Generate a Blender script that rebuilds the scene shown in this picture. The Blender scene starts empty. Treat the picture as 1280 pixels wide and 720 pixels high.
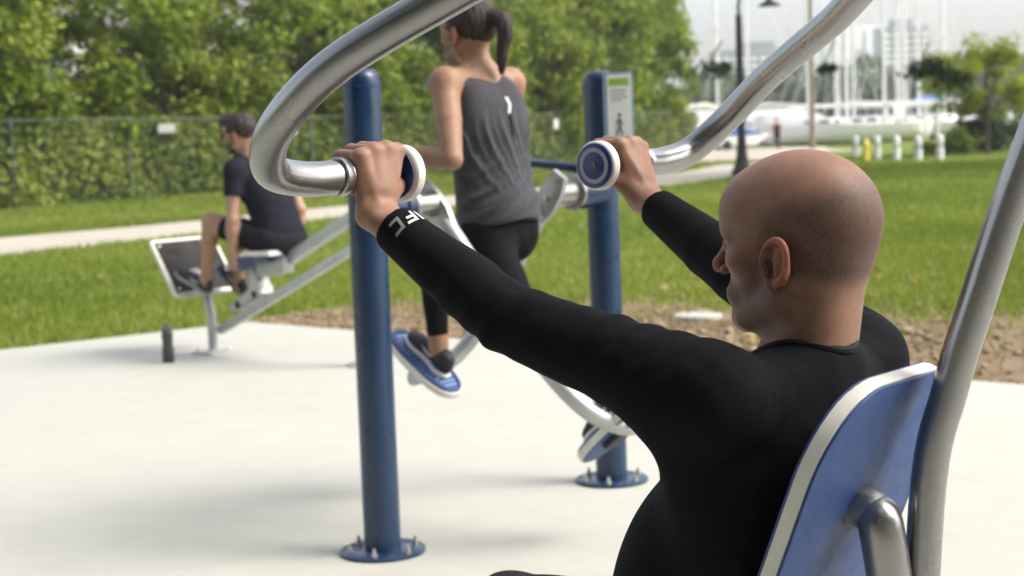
import bpy, bmesh, math, random
import numpy as np
from mathutils import Vector, Matrix
R = math.radians
rng = np.random.default_rng(7)
random.seed(7)
SC = bpy.context.scene
COL = SC.collection
V = lambda *a: np.array(a, float)
# ------------------------------------------------------------------ camera geometry (used to measure the photograph)
FPX = 2000.0; PITCH = math.atan(190/2000); ROLL = R(2.2); CH = 1.3
_fw = V(0, math.cos(PITCH), -math.sin(PITCH)); _u0 = V(0, math.sin(PITCH), math.cos(PITCH)); _r0 = V(1, 0, 0)
_ri = math.cos(ROLL)*_r0 - math.sin(ROLL)*_u0; _up = math.sin(ROLL)*_r0 + math.cos(ROLL)*_u0
CAM = V(0, 0, CH)
def P(px, py, d):
    v = _fw + _ri*(px-640)/FPX + _up*(360-py)/FPX
    return CAM + v*(d/v[1])
def G(px, py, z=0.0):
    v = _fw + _ri*(px-640)/FPX + _up*(360-py)/FPX
    return CAM + v*((z-CH)/v[2])
def norm(v): v = np.asarray(v, float); return v/np.linalg.norm(v)
UPZ = V(0, 0, 1)
def dirs(deg):
    a = R(deg); return V(-math.sin(a), math.cos(a), 0), V(-math.cos(a), -math.sin(a), 0)   # forward, left
class Fr:
    def __init__(s, o, f, l, u): s.o = np.asarray(o, float); s.f, s.l, s.u = norm(f), norm(l), norm(u); s.R = np.array([s.f, s.l, s.u])
    def __call__(s, f, l, u): return s.o + s.f*f + s.l*l + s.u*u
    def loc(s, p): return (p - s.o) @ s.R.T
# ------------------------------------------------------------------ materials
def nodes(name):
    m = bpy.data.materials.new(name); m.use_nodes = True
    nt = m.node_tree; b = nt.nodes['Principled BSDF']; return m, nt, b
def nz(nt, scale, detail=4, rough=.55, coord='Object', stretch=None):
    tc = nt.nodes.new('ShaderNodeTexCoord'); n = nt.nodes.new('ShaderNodeTexNoise')
    n.inputs['Scale'].default_value = scale; n.inputs['Detail'].default_value = detail; n.inputs['Roughness'].default_value = rough
    src = tc.outputs[coord]
    if stretch:
        mp = nt.nodes.new('ShaderNodeMapping'); mp.inputs['Scale'].default_value = stretch
        nt.links.new(src, mp.inputs[0]); src = mp.outputs[0]
    nt.links.new(src, n.inputs['Vector']); return n.outputs['Fac']
def ramp(nt, fac, stops):
    r = nt.nodes.new('ShaderNodeValToRGB'); e = r.color_ramp.elements
    while len(e) < len(stops): e.new(.5)
    for i, (p, c) in enumerate(stops): e[i].position = p; e[i].color = (*c, 1) if len(c) == 3 else c
    nt.links.new(fac, r.inputs[0]); return r.outputs[0]
def mix(nt, fac, a, b, mode='MIX'):
    m = nt.nodes.new('ShaderNodeMix'); m.data_type = 'RGBA'; m.blend_type = mode
    for s, v in ((m.inputs[0], fac), (m.inputs[6], a), (m.inputs[7], b)):
        if isinstance(v, (int, float)): s.default_value = v
        elif isinstance(v, tuple): s.default_value = (*v, 1) if len(v) == 3 else v
        else: nt.links.new(v, s)
    return m.outputs[2]
def bump(nt, b, h, strength, dist):
    n = nt.nodes.new('ShaderNodeBump'); n.inputs['Strength'].default_value = strength; n.inputs['Distance'].default_value = dist
    nt.links.new(h, n.inputs['Height']); nt.links.new(n.outputs[0], b.inputs['Normal'])
def mat(name, c, rough=.5, metal=0, var=.12, scale=8, bs=0, bscale=60, bd=.002, rvar=.1, stretch=None, spec=.5, coat=0, scuff=0):
    m, nt, b = nodes(name)
    lo = tuple(x*(1-var) for x in c); hi = tuple(min(1, x*(1+var)) for x in c)
    n = nz(nt, scale, 6, .6, stretch=stretch)
    nt.links.new(ramp(nt, n, [(.3, lo), (.7, hi)]), b.inputs['Base Color'])
    r = ramp(nt, nz(nt, scale*2.7, 4), [(.3, (max(0.02, rough-rvar),)*3), (.7, (min(1, rough+rvar),)*3)])
    nt.links.new(r, b.inputs['Roughness'])
    if scuff:    # small chips, scuffs and dust
        cur = b.inputs['Base Color'].links[0].from_socket
        k = ramp(nt, nz(nt, 34, 8, .75, stretch=(1, 1, .35)), [(.66, (0, 0, 0)), (.72, (1, 1, 1))])
        nt.links.new(mix(nt, k, cur, mix(nt, scuff, cur, (.42, .42, .40))), b.inputs['Base Color'])
    b.inputs['Metallic'].default_value = metal; b.inputs['Specular IOR Level'].default_value = spec
    b.inputs['Coat Weight'].default_value = coat
    if bs: bump(nt, b, nz(nt, bscale, 5, stretch=stretch), bs, bd)
    return m
def mat_attr(name, rough=.6, sss=0, scale=40, var=.1, bs=.2, bscale=300, bd=.0008, spec=.4, sheen=0):
    m, nt, b = nodes(name)
    a = nt.nodes.new('ShaderNodeAttribute'); a.attribute_name = 'Col'
    f = ramp(nt, nz(nt, scale, 6, .65), [(.25, (1-var,)*3), (.75, (1+var,)*3)])
    cc = mix(nt, 1.0, a.outputs['Color'], f, 'MULTIPLY')
    if sss:      # blotches of redder and sallower skin, fine pores
        cc = mix(nt, 1.0, cc, ramp(nt, nz(nt, 26, 5, .6), [(.32, (1.04, 1.03, .98)), (.52, (1, 1, 1)), (.70, (1.06, .84, .82))]), 'MULTIPLY')
        cc = mix(nt, 1.0, cc, ramp(nt, nz(nt, 420, 3, .6), [(.30, (.86, .84, .83)), (.48, (1, 1, 1))]), 'MULTIPLY')
    nt.links.new(cc, b.inputs['Base Color'])
    b.inputs['Roughness'].default_value = rough; b.inputs['Specular IOR Level'].default_value = spec
    if sss:
        b.inputs['Subsurface Weight'].default_value = sss; b.inputs['Subsurface Radius'].default_value = (1, .35, .2); b.inputs['Subsurface Scale'].default_value = .006
    if sheen: b.inputs['Sheen Weight'].default_value = sheen
    if bs: bump(nt, b, nz(nt, bscale, 4), bs, bd)
    return m
def mat_leaf(name, cols, rough=.55, trans=.35):
    m, nt, b = nodes(name)
    a = nt.nodes.new('ShaderNodeAttribute'); a.attribute_name = 'Col'
    sep = nt.nodes.new('ShaderNodeSeparateColor'); nt.links.new(a.outputs['Color'], sep.inputs[0])
    c = ramp(nt, sep.outputs[0], [(i/(len(cols)-1), x) for i, x in enumerate(cols)])
    nt.links.new(c, b.inputs['Base Color']); b.inputs['Roughness'].default_value = rough; b.inputs['Specular IOR Level'].default_value = .3
    t = nt.nodes.new('ShaderNodeBsdfTranslucent'); nt.links.new(mix(nt, 1.0, c, (1.15, 1.25, .5), 'MULTIPLY'), t.inputs[0])
    ms = nt.nodes.new('ShaderNodeMixShader'); ms.inputs[0].default_value = trans
    out = nt.nodes['Material Output']
    nt.links.new(b.outputs[0], ms.inputs[1]); nt.links.new(t.outputs[0], ms.inputs[2]); nt.links.new(ms.outputs[0], out.inputs[0])
    return m
M = {}
M['skin'] = mat_attr('skin', .54, .12, 55, .16, .4, 420, .0006, .35)
M['blue_post'] = mat('blue_powder_coat', (.0046, .026, .070), .34, 0, .14, 5, .06, 250, .0006, .10, coat=.15, scuff=.10)
M['blue_board'] = mat('blue_plastic_board', (.022, .058, .18), .55, 0, .10, 14, .15, 500, .0004, .08, scuff=.14)
M['navy'] = mat('navy_plastic', (.012, .03, .16), .4, 0, .08, 30, .05, 300, .0003)
M['disc_grey'] = mat('grey_plastic_ring', (.30, .31, .36), .5, 0, .06, 30)
M['white_board'] = mat('white_plastic_core', (.66, .65, .58), .5, 0, .07, 25, .12, 300, .0004)
M['steel'] = mat('silver_painted_steel', (.34, .34, .335), .29, .9, .04, 5, .02, 500, .0002, .03)
M['steel_pale'] = mat('pale_galvanised_steel', (.42, .43, .42), .42, .55, .14, 12, .06, 200, .0005)
M['rubber'] = mat('black_rubber', (.02, .02, .022), .6, 0, .1, 40, .2, 300, .0005)
M['dark_plate'] = mat('dark_textured_plate', (.024, .022, .022), .9, 0, .45, 6, .3, 140, .001)
M['bolt'] = mat('zinc_bolt', (.5, .48, .44), .35, .9, .2, 50)
M['black_shirt'] = mat_attr('black_stretch_fabric', .85, 0, 90, .25, .5, 1100, .0006, .10, 0)
M['dark_tee'] = mat_attr('navy_cotton', .95, 0, 60, .2, .4, 500, .0008, .07, .0)
M['tank'] = mat_attr('heather_grey_jersey', .9, 0, 260, .30, .3, 700, .0005, .15, .1)
M['legging'] = mat_attr('black_leggings', .85, 0, 40, .2, .2, 500, .0006, .10, 0)
M['shoe'] = mat_attr('running_shoe', .6, 0, 60, .15, .3, 400, .0008)
M['hair'] = mat('brown_hair', (.020, .0115, .0075), .7, 0, .5, 60, .9, 160, .004, stretch=(1, 1, .25))
M['white_print'] = mat('white_print', (.60, .60, .60), .6, 0, .05, 60)
M['grey_print'] = mat('grey_print', (.2, .2, .21), .6, 0, .05, 60)
M['lens'] = mat('dark_lens', (.01, .01, .012), .12, 0, .1, 20)
# ------------------------------------------------------------------ object helpers
def link(name, me, m=None, parent=None, origin=None):
    if origin is not None:
        me.transform(Matrix.Translation(-Vector(origin)))
    o = bpy.data.objects.new(name, me); COL.objects.link(o)
    if origin is not None: o.location = origin
    if m: me.materials.append(m) if not isinstance(m, list) else [me.materials.append(x) for x in m]
    if parent is not None:
        adopt(o, parent)
    return o
def wmat(p):
    mm = Matrix.LocRotScale(p.location, p.rotation_euler, p.scale)
    return (wmat(p.parent) @ p.matrix_parent_inverse @ mm) if p.parent else mm
def adopt(o, parent):
    o.parent = parent; o.matrix_parent_inverse = wmat(parent).inverted()
def fastmesh(name, v, f, smooth=True, col=None):
    """f: (n,k) int array"""
    me = bpy.data.meshes.new(name); v = np.asarray(v, np.float32); f = np.asarray(f, np.int32); k = f.shape[1]
    me.vertices.add(len(v)); me.vertices.foreach_set('co', v.ravel())
    me.loops.add(f.size); me.loops.foreach_set('vertex_index', f.ravel())
    me.polygons.add(len(f)); me.polygons.foreach_set('loop_start', np.arange(0, f.size, k, dtype=np.int32))
    me.polygons.foreach_set('use_smooth', np.full(len(f), smooth))
    me.update(calc_edges=True)
    if col is not None:
        a = me.color_attributes.new('Col', 'FLOAT_COLOR', 'POINT'); c = np.ones((len(v), 4), np.float32); c[:, :3] = col
        a.data.foreach_set('color', c.ravel())
    return me
def bm_mesh(name, bm, smooth=False, angle=40):
    bmesh.ops.recalc_face_normals(bm, faces=bm.faces)
    me = bpy.data.meshes.new(name); bm.to_mesh(me); bm.free()
    if smooth:
        me.polygons.foreach_set('use_smooth', [True]*len(me.polygons))
        me.set_sharp_from_angle(angle=R(angle))
    return me
def thing(name, label, cat, loc, group=None):
    o = bpy.data.objects.new(name, None); COL.objects.link(o); o.location = loc; o.empty_display_size = .2
    return tag(o, label, cat, group)
def tag(o, label, cat, group=None):
    o['label'] = label; o['category'] = cat
    if group: o['group'] = group
    return o
def struct(o, kind='structure'): o['kind'] = kind; return o
def catmull(pts, n=8, closed=False):
    pts = [np.asarray(p, float) for p in pts]
    q = [2*pts[0]-pts[1]]+pts+[2*pts[-1]-pts[-2]]; out = []
    for i in range(1, len(q)-2):
        for s in np.linspace(0, 1, n, endpoint=False):
            a, b, c, d = q[i-1:i+3]
            out.append(.5*(2*b+(c-a)*s+(2*a-5*b+4*c-d)*s*s+(3*b-a-3*c+d)*s**3))
    out.append(q[-2]); return out
def tube(bm, pts, r, seg=20, cap=True):
    pts = [np.asarray(p, float) for p in pts]; n = len(pts)
    rr = r if hasattr(r, '__len__') else [r]*n
    t = [norm(pts[min(i+1, n-1)]-pts[max(i-1, 0)]) for i in range(n)]
    x = np.cross(t[0], V(0, 0, 1)); x = norm(x if np.linalg.norm(x) > .05 else np.cross(t[0], V(1, 0, 0)))
    rings = []
    for i in range(n):
        x = norm(x - t[i]*(x@t[i])); y = np.cross(t[i], x)
        rings.append([bm.verts.new(pts[i]+rr[i]*(math.cos(k*2*math.pi/seg)*x+math.sin(k*2*math.pi/seg)*y)) for k in range(seg)])
    for a, b in zip(rings, rings[1:]):
        for k in range(seg): bm.faces.new((a[k], a[(k+1) % seg], b[(k+1) % seg], b[k]))
    if cap: bm.faces.new(rings[0][::-1]); bm.faces.new(rings[-1])
def lathe(bm, a, axis, prof, seg=32):
    """prof: (distance along axis, radius)"""
    a = np.asarray(a, float); n = norm(axis); x = np.cross(n, V(0, 0, 1)); x = norm(x if np.linalg.norm(x) > .05 else np.cross(n, V(1, 0, 0))); y = np.cross(n, x)
    rings = []
    for t, r in prof:
        r = max(r, 5e-5); rings.append([bm.verts.new(a+n*t+r*(math.cos(k*2*math.pi/seg)*x+math.sin(k*2*math.pi/seg)*y)) for k in range(seg)])
    for A, B in zip(rings, rings[1:]):
        for k in range(seg): bm.faces.new((A[k], A[(k+1) % seg], B[(k+1) % seg], B[k]))
def box(bm, c, x, y, z, hx, hy, hz, bev=0):
    c, x, y, z = map(lambda q: np.asarray(q, float), (c, x, y, z))
    vs = [bm.verts.new(c+x*hx*i+y*hy*j+z*hz*k) for i in (-1, 1) for j in (-1, 1) for k in (-1, 1)]
    fs = [bm.faces.new([vs[q] for q in f]) for f in ((0, 1, 3, 2), (4, 6, 7, 5), (0, 4, 5, 1), (2, 3, 7, 6), (0, 2, 6, 4), (1, 5, 7, 3))]
    if bev:
        es = list({e for f in fs for e in f.edges}); bmesh.ops.bevel(bm, geom=es, offset=bev, segments=2, profile=.6, affect='EDGES')
def prism(bm, outline, x, y, n, o, t, bev=0):
    """outline of (a,b) in plane x,y at o, thickness t along n"""
    o, x, y, n = map(lambda q: np.asarray(q, float), (o, x, y, n))
    A = [bm.verts.new(o+x*a+y*b) for a, b in outline]; B = [bm.verts.new(o+x*a+y*b+n*t) for a, b in outline]
    k = len(A); f1 = bm.faces.new(A[::-1]); f2 = bm.faces.new(B)
    for i in range(k): bm.faces.new((A[i], A[(i+1) % k], B[(i+1) % k], B[i]))
    if bev: bmesh.ops.bevel(bm, geom=list(f1.edges)+list(f2.edges), offset=bev, segments=2, profile=.6, affect='EDGES')
def rrect(w, h, r, n=6, cx=0, cy=0):
    out = []
    for sx, sy, a0 in ((1, 1, 0), (-1, 1, 90), (-1, -1, 180), (1, -1, 270)):
        for i in range(n+1):
            a = R(a0+90*i/n); out.append((cx+sx*(w/2-r)+r*math.cos(a), cy+sy*(h/2-r)+r*math.sin(a)))
    return out
def build(name, fn, m, parent=None, smooth=True, angle=40, origin=None):
    bm = bmesh.new(); fn(bm); return link(name, bm_mesh(name, bm, smooth, angle), m, parent, origin)
# ------------------------------------------------------------------ implicit surfaces for bodies and clothes
class Sdf:
    def __init__(s): s.p = []; s.mod = None; s.modr = 0
    def add(s, fn, c, rad, k, op='u'): s.p.append((fn, np.asarray(c, float), rad, k, op)); return s
    def cap(s, a, b, ra, rb=None, k=.01, op='u'):
        a, b = np.asarray(a, float), np.asarray(b, float); rb = ra if rb is None else rb; ab = b-a; L2 = max(ab@ab, 1e-12)
        def fn(p):
            t = np.clip((p-a)@ab/L2, 0, 1); return np.linalg.norm(p-a-t[:, None]*ab, axis=1)-(ra+t*(rb-ra))
        return s.add(fn, (a+b)/2, math.sqrt(L2)/2+max(ra, rb), k, op)
    def sph(s, c, r, k=.01, op='u'): return s.cap(c, np.asarray(c)+V(0, 0, 1e-5), r, r, k, op)
    def ell(s, fr, c, r, k=.01, op='u', rot=None):
        """ellipsoid: centre c (f,l,u) in frame fr, radii r; rot: extra 3x3 rows"""
        cc = fr(*c); A = fr.R if rot is None else rot; r = np.asarray(r, float)
        def fn(p):
            q = (p-cc)@A.T; k0 = np.linalg.norm(q/r, axis=1); k1 = np.linalg.norm(q/(r*r), axis=1)+1e-9
            return k0*(k0-1)/k1
        return s.add(fn, cc, r.max(), k, op)
    def plane(s, o, n, k=.002):
        """cut away the half-space the normal points into"""
        o = np.asarray(o, float); n = norm(n)
        return s.add(lambda p: -((p-o)@n), o, 99, k, 's')
    def cut(s, o, n, r, k=.004, out=.5):
        """cut away the half-space the normal points into, only inside a ball of radius r"""
        o = np.asarray(o, float); n = norm(n); c = o+n*r*out
        return s.add(lambda p: np.maximum(-((p-o)@n), np.linalg.norm(p-c, axis=1)-r), c, r, k, 's')
    def ev(s, p, prims=None):
        d = np.full(len(p), 1.0)
        for fn, c, r, k, op in (s.p if prims is None else prims):
            e = fn(p)
            if op == 'u':
                h = np.clip(.5+.5*(d-e)/k, 0, 1); d = d*(1-h)+e*h-k*h*(1-h)
            else:
                h = np.clip(.5-.5*(d+e)/k, 0, 1); d = d*(1-h)-e*h+k*h*(1-h)
        if s.mod is not None: d = d+s.mod(p)
        return d
    def mesh(s, h, smooth=1):
        pr = [q for q in s.p if q[4] == 'u']
        lo = np.min([q[1]-q[2] for q in pr], 0)-.02; hi = np.max([q[1]+q[2] for q in pr], 0)+.02
        N = 12; nb = np.ceil((hi-lo)/(h*N)).astype(int); half = h*N*.5*math.sqrt(3)
        ii = np.stack(np.meshgrid(*[np.arange(n) for n in nb], indexing='ij'), -1).reshape(-1, 3)
        cc = lo+(ii+.5)*h*N
        near = np.min([np.linalg.norm(cc-q[1], axis=1)-q[2] for q in pr], 0) < half+.03+s.modr
        ii, cc = ii[near], cc[near]
        g = np.stack(np.meshgrid(*[np.arange(N+2)]*3, indexing='ij'), -1).reshape(-1, 3)
        vk, vp, ed = [], [], []
        D = nb*N+2; key = lambda c: (c[..., 0]*int(D[1])+c[..., 1])*int(D[2])+c[..., 2]
        corners = np.stack(np.meshgrid([0, 1], [0, 1], [0, 1], indexing='ij'), -1).reshape(-1, 3)
        for bi, bc in zip(ii, cc):
            sub = [q for q in s.p if q[2] > 50 or np.linalg.norm(bc-q[1])-q[2] < half+.02+q[3]]
            if not any(q[4] == 'u' for q in sub): continue
            # cheap reject at the block centre
            base = bi*N; pts = lo+(base+g)*h
            d = s.ev(pts, sub).reshape(N+2, N+2, N+2)
            if d.min() > 0 or d.max() < 0: continue
            # cells 0..N-1 own verts
            acc = np.zeros((N, N, N, 3)); cnt = np.zeros((N, N, N))
            ds = d[:N+1, :N+1, :N+1]
            for ax in range(3):
                for o1 in (0, 1):
                    for o2 in (0, 1):
                        off = [0, 0, 0]; oth = [q for q in range(3) if q != ax]; off[oth[0]], off[oth[1]] = o1, o2
                        s0 = tuple(slice(off[q], off[q]+N) for q in range(3)); off[ax] = 1
                        s1 = tuple(slice(off[q], off[q]+N) for q in range(3)); off[ax] = 0
                        a, b = ds[s0], ds[s1]; x = (a < 0) != (b < 0); w = np.where(x, a/np.where(x, a-b, 1), 0)
                        pv = np.zeros((N, N, N, 3)); pv[..., oth[0]] = o1; pv[..., oth[1]] = o2; pv[..., ax] = w
                        acc += pv*x[..., None]; cnt += x
            act = np.argwhere(cnt > 0)
            if len(act):
                vk.append(key(base+act)); vp.append(lo+(base+act+acc[tuple(act.T)]/cnt[tuple(act.T)][:, None])*h)
            for ax in range(3):
                s0 = (slice(0, N),)*3; s1 = tuple(slice(1, N+1) if q == ax else slice(0, N) for q in range(3))
                a, b = d[s0], d[s1]; x = np.argwhere((a < 0) != (b < 0))
                if not len(x): continue
                sign = a[tuple(x.T)] < 0; c = base+x
                e1 = np.zeros(3, int); e2 = np.zeros(3, int); e1[(ax+1) % 3] = 1; e2[(ax+2) % 3] = 1
                q = np.stack([key(c-e1-e2), key(c-e2), key(c), key(c-e1)], 1); q[~sign] = q[~sign][:, ::-1]; ed.append(q)
        vk = np.concatenate(vk); vp = np.concatenate(vp); ed = np.concatenate(ed)
        o = np.argsort(vk); vk, vp = vk[o], vp[o]
        f = np.searchsorted(vk, ed); f = np.clip(f, 0, len(vk)-1); ok = (vk[f] == ed).all(1); f = f[ok]
        for _ in range(smooth):
            sm = np.zeros_like(vp); c = np.zeros(len(vp))
            for i, j in ((0, 1), (1, 2), (2, 3), (3, 0)):
                for a, b in ((i, j), (j, i)): np.add.at(sm, f[:, a], vp[f[:, b]]); np.add.at(c, f[:, a], 1)
            vp = vp*.5+.5*sm/np.maximum(c, 1)[:, None]
        return vp, f
def ik(a, b, la, lb, pole):
    a, b = np.asarray(a, float), np.asarray(b, float); d = b-a; L = np.linalg.norm(d); n = d/L
    L = min(L, (la+lb)*.999); x = (la*la-lb*lb+L*L)/(2*L); h = math.sqrt(max(la*la-x*x, 0))
    q = np.asarray(pole, float); q = norm(q-n*(q@n)); return a+n*x+q*h
def wrinkle(seed, amp, freq, stretch=(1, 1, 1)):
    g = np.random.default_rng(seed); ks = norm2(g.normal(size=(9, 3)))*freq*g.uniform(.5, 1.6, (9, 1))*np.array(stretch); ph = g.uniform(0, 6.28, 9)
    ws = norm2(g.normal(size=(3, 3)))*freq*.4
    def fn(p):
        q = p+.012*np.sin(p@ws.T*1.0)
        return amp*np.sin(q@ks.T+ph).sum(1)/4
    return fn
def norm2(a): return a/np.linalg.norm(a, axis=1, keepdims=True)
def hill(x, w): return np.exp(-(x/w)**2)
# ================================================================== bodies
def head_sdf(S, h, s=1.0, ears=True, female=False):
    """h: frame with origin between the eyes' level and the skull centre; s: scale"""
    def e(c, r, k, op='u', rot=None): S.ell(h, tuple(x*s for x in c), tuple(x*s for x in r), k*s, op, rot)
    def c(a, b, ra, rb, k, op='u'): S.cap(h(*[x*s for x in a]), h(*[x*s for x in b]), ra*s, rb*s, k*s, op)
    e((-.012, 0, .032), (.101, .079, .082), .01)
    e((-.058, 0, .006), (.046, .060, .056), .03)
    e((.045, 0, .040), (.044, .062, .046), .025)
    e((.034, 0, -.036), (.053, .052, .070), .025)
    for q in (-1, 1):
        c((-.012, q*.056, -.048), (.004, q*.053, -.070), .016, .015, .02)
        c((.004, q*.053, -.070), (.064, q*.022, -.097), .014, .014, .02)
        e((.055, q*.043, -.020), (.020, .018, .015), .02)
        c((.084, q*.010, .019), (.068, q*.046, .016), .0085, .008, .014)
        c((.0, q*.054, -.066), (.058, q*.027, -.098), .012, .012, .012)
    c((.074, 0, -.100), (.076, 0, -.097), .0175, .0175, .016)
    c((.083, 0, .012), (.1065, 0, -.023), .0060, .0068, .012)
    c((.1090, 0, -.027), (.1085, 0, -.030), .0076, .0080, .008)
    for q in (-1, 1): c((.096, q*.0115, -.0345), (.094, q*.012, -.033), .0056, .0060, .008)
    e((.074, 0, -.066), (.022, .030, .019), .014)
    for q in (-1, 1):
        e((.094, q*.033, .000), (.0185, .019, .0115), .010, 's')
        c((.0715, q*.031, -.0005), (.0715, q*.033, -.0005), .0125, .0125, .003)
        c((.094, 0, -.0605), (.081, q*.023, -.0645), .0052, .003, .004)
        c((.0925, 0, -.0700), (.080, q*.021, -.0675), .006, .003, .004)
        c((.0985, 0, -.0652), (.083, q*.025, -.0662), .0018, .0012, .003, 's')
    c((.100, 0, -.045), (.099, 0, -.054), .003, .003, .006, 's')
    if ears:
        for q in (-1, 1):
            # ear plane: leans back, stands off the head towards the rear
            fa = norm(h.f*.97+h.l*q*-.22); ua = norm(h.u*.97-h.f*.20); la = norm(np.cross(ua, fa))*(1 if True else 1)
            if la@h.l*q < 0: la = -la
            ea = Fr(h(-.006*s, q*.0805*s, -.026*s), fa, la, ua)
            def E(cc, r, k, op='u'):
                S.ell(ea, tuple(x*s for x in cc), tuple(x*s for x in r), k*s, op)
            E((-.003, .001, .003), (.0205, .0050, .0295), .006)
            E((.003, .000, -.024), (.0095, .0050, .0105), .005)
            ring = []
            for i in range(40):
                t = R(-35+i*6.65)   # from the root of the helix over the top and down the back
                ring.append(ea(.0198*math.cos(t+.55)*s-.003*s, (.0062+.003*math.sin(t))*s, (.0285*math.sin(t+.55)+.003)*s))
            for a, b in zip(ring, ring[1:]): S.cap(a, b, .0036*s, .0036*s, .0022*s)
            E((.0035, .0095, -.005), (.0100, .0105, .0145), .003, 's'); E((.001, .0085, .014), (.0085, .0050, .0060), .004, 's')
            E((-.0120, .0078, .006), (.0030, .0030, .0160), .003, 's')
            S.cap(ea(-.004*s, .005*s, .016*s), ea(-.0075*s, .0055*s, -.012*s), .0030*s, .0032*s, .003*s)
            S.cap(ea(.0115*s, .0035*s, -.004*s), ea(.0105*s, .004*s, -.010*s), .0042*s, .0042*s, .004*s)
            S.cap(ea(.010*s, -.004*s, .016*s), ea(.011*s, -.005*s, -.012*s), .006*s, .006*s, .006*s)
def head_col(p, h, s, skin, stub, brow, bald=True, beard=0.0, lips=(1.05, .72, .70)):
    q = h.loc(p)/s; f, l, u = q.T; al = np.abs(l); n = len(p)
    c = np.tile(np.array(skin), (n, 1)).astype(float)
    def tint(w, m): c[:] = c*(1-w[:, None])+c*np.array(m)*w[:, None]
    def paint(w, k): c[:] = c*(1-w[:, None])+np.array(k)*w[:, None]
    inhead = np.clip((u+.14)/.03, 0, 1)*(np.linalg.norm(q, axis=1) < .2)
    # redness: nose, cheeks, ears
    tint(inhead*hill(f-.108, .03)*hill(u+.03, .03)*.6, (1.08, .80, .76)); tint(inhead*hill(f-.07, .03)*hill(al-.045, .025)*hill(u+.03, .03)*.5, (1.07, .84, .8))
    tint(inhead*np.clip((al-.078)/.008, 0, 1)*(np.abs(u+.028) < .05)*.9, (1.28, .86, .82))
    # lips, brows
    lw = inhead*hill(u+.0655, .0075)*np.clip((f-.078)/.006, 0, 1)*np.clip((.026-al)/.005, 0, 1)
    tint(lw*.9, lips)
    bw = inhead*hill(u-.018-.003*np.cos(al*60), .0055)*np.clip((al-.010)/.006, 0, 1)*np.clip((.050-al)/.008, 0, 1)*np.clip((f-.05)/.01, 0, 1)
    paint(bw*.85, brow)
    # eyes: dark lash line and iris
    ew = inhead*hill(u+.0005, .0042)*hill(al-.032, .0115)*np.clip((f-.066)/.005, 0, 1)
    paint(ew*.9, (.05, .03, .025))
    # stubble and beard
    jaw = inhead*np.clip((-.038-u-.25*np.clip(.03-f, 0, 1))/.02, 0, 1)*np.clip((f-.004)/.02, 0, 1)*np.clip((u+.128)/.012, 0, 1)*(1-lw)
    mous = inhead*hill(u+.052, .007)*np.clip((f-.07)/.02, 0, 1)*np.clip((.034-al)/.01, 0, 1)
    side = inhead*np.clip((f+.012)/.01, 0, 1)*np.clip((.03-f)/.012, 0, 1)*np.clip((.008-u)/.015, 0, 1)*np.clip((u+.07)/.02, 0, 1)*np.clip((al-.05)/.01, 0, 1)
    bd = np.clip(jaw+mous+side*.8, 0, 1)
    if beard: paint(bd*beard, stub)
    else: tint(bd*.9, (.52, .56, .62)); c[:] = c*(1-(bd*.35*np.random.default_rng(12).random(n)**2)[:, None])
    if bald:   # shaved horseshoe of hair: a little darker and greyer
        hs = inhead*np.clip((.052-u+.35*np.clip(-f, -1, .1))/.035, 0, 1)*np.clip((.022-f)/.02, 0, 1)*np.clip((u+.055-.3*np.clip(f+.05, -1, 0))/.02, 0, 1)*(al < .083)
        g = np.random.default_rng(11).random(n); tint(hs*.95, (.54, .57, .63)); c[:] = c*(1-(hs*.42*g*g)[:, None])
        top = inhead*np.clip((u-.075)/.03, 0, 1); tint(top*.5, (1.06, .90, .90))
    return c
def hand_sdf(S, G0, inner, away, upv, wrist, forearm_end, s=1.0, rbar=.017, thumb=True, wr=.026):
    """a fist closed round a bar through G0 along `inner` (towards the thumb)"""
    b = norm(inner); a = norm(away-b*(away@b)); u = np.cross(b, a); u = u if u@upv > 0 else -u
    X = lambda x, y, z: G0+(b*x+a*y+u*z)*s
    e = rbar/.017
    xs = (.031, .010, -.011, -.031); zt = (.030, .033, .031, .025); yk = (-.020, -.022, -.020, -.016)
    rad = (.0100, .0103, .0098, .0088)
    for i in range(4):
        mcp = X(xs[i]*1.03, yk[i], zt[i]*e); pip = X(xs[i], .022, (zt[i]+.003)*e); dip = X(xs[i]*.95, .036, .004*e); tip = X(xs[i]*.92, .020, -.021*e); r = rad[i]*s
        base = wrist+(b*xs[i]*.42)*s+a*.004*s
        S.cap(base, mcp, .0135*s, .0108*s, .014*s)
        S.sph(mcp+(u*.0015-a*.002)*s, r*1.12, .006*s)
        S.cap(mcp, pip, r*1.08, r*.98, .0035*s); S.cap(pip, dip, r*.96, r*.86, .0022*s); S.cap(dip, tip, r*.84, r*.74, .0022*s)
        # tendon to the knuckle
        S.cap(wrist+(b*xs[i]*.3-a*.014+u*.010)*s, mcp-a*.006*s, .003*s, .0042*s, .008*s)
    S.cap(wrist*.55+X(.012, -.020, .018)*.45, X(.010, -.017, .012), .018*s, .017*s, .016*s)
    S.cap(wrist*.55+X(-.014, -.018, .016)*.45, X(-.014, -.014, .010), .016*s, .015*s, .016*s)
    if thumb:
        cmc = wrist+(b*.020+a*.010+u*.012)*s; mc = X(.041, -.010, -.016); ip = X(.033, .016, -.027*e); tp = X(.008, .027, -.024*e)
        S.cap(cmc, mc, .0155*s, .0122*s, .012*s); S.cap(mc, ip, .0112*s, .0100*s, .004*s); S.cap(ip, tp, .0098*s, .0080*s, .003*s)
    # wrist and the start of the forearm: a little flat
    fa = norm(forearm_end-wrist)
    for q in (-1, 1): S.cap(wrist+b*q*.009*s, forearm_end+b*q*.005*s, wr*.78*s, wr*.86*s, .012*s)
    S.sph(wrist-b*.020*s-a*.008*s-fa*-.012*s, .0095*s, .010*s)     # the bone on the little-finger side
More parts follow.
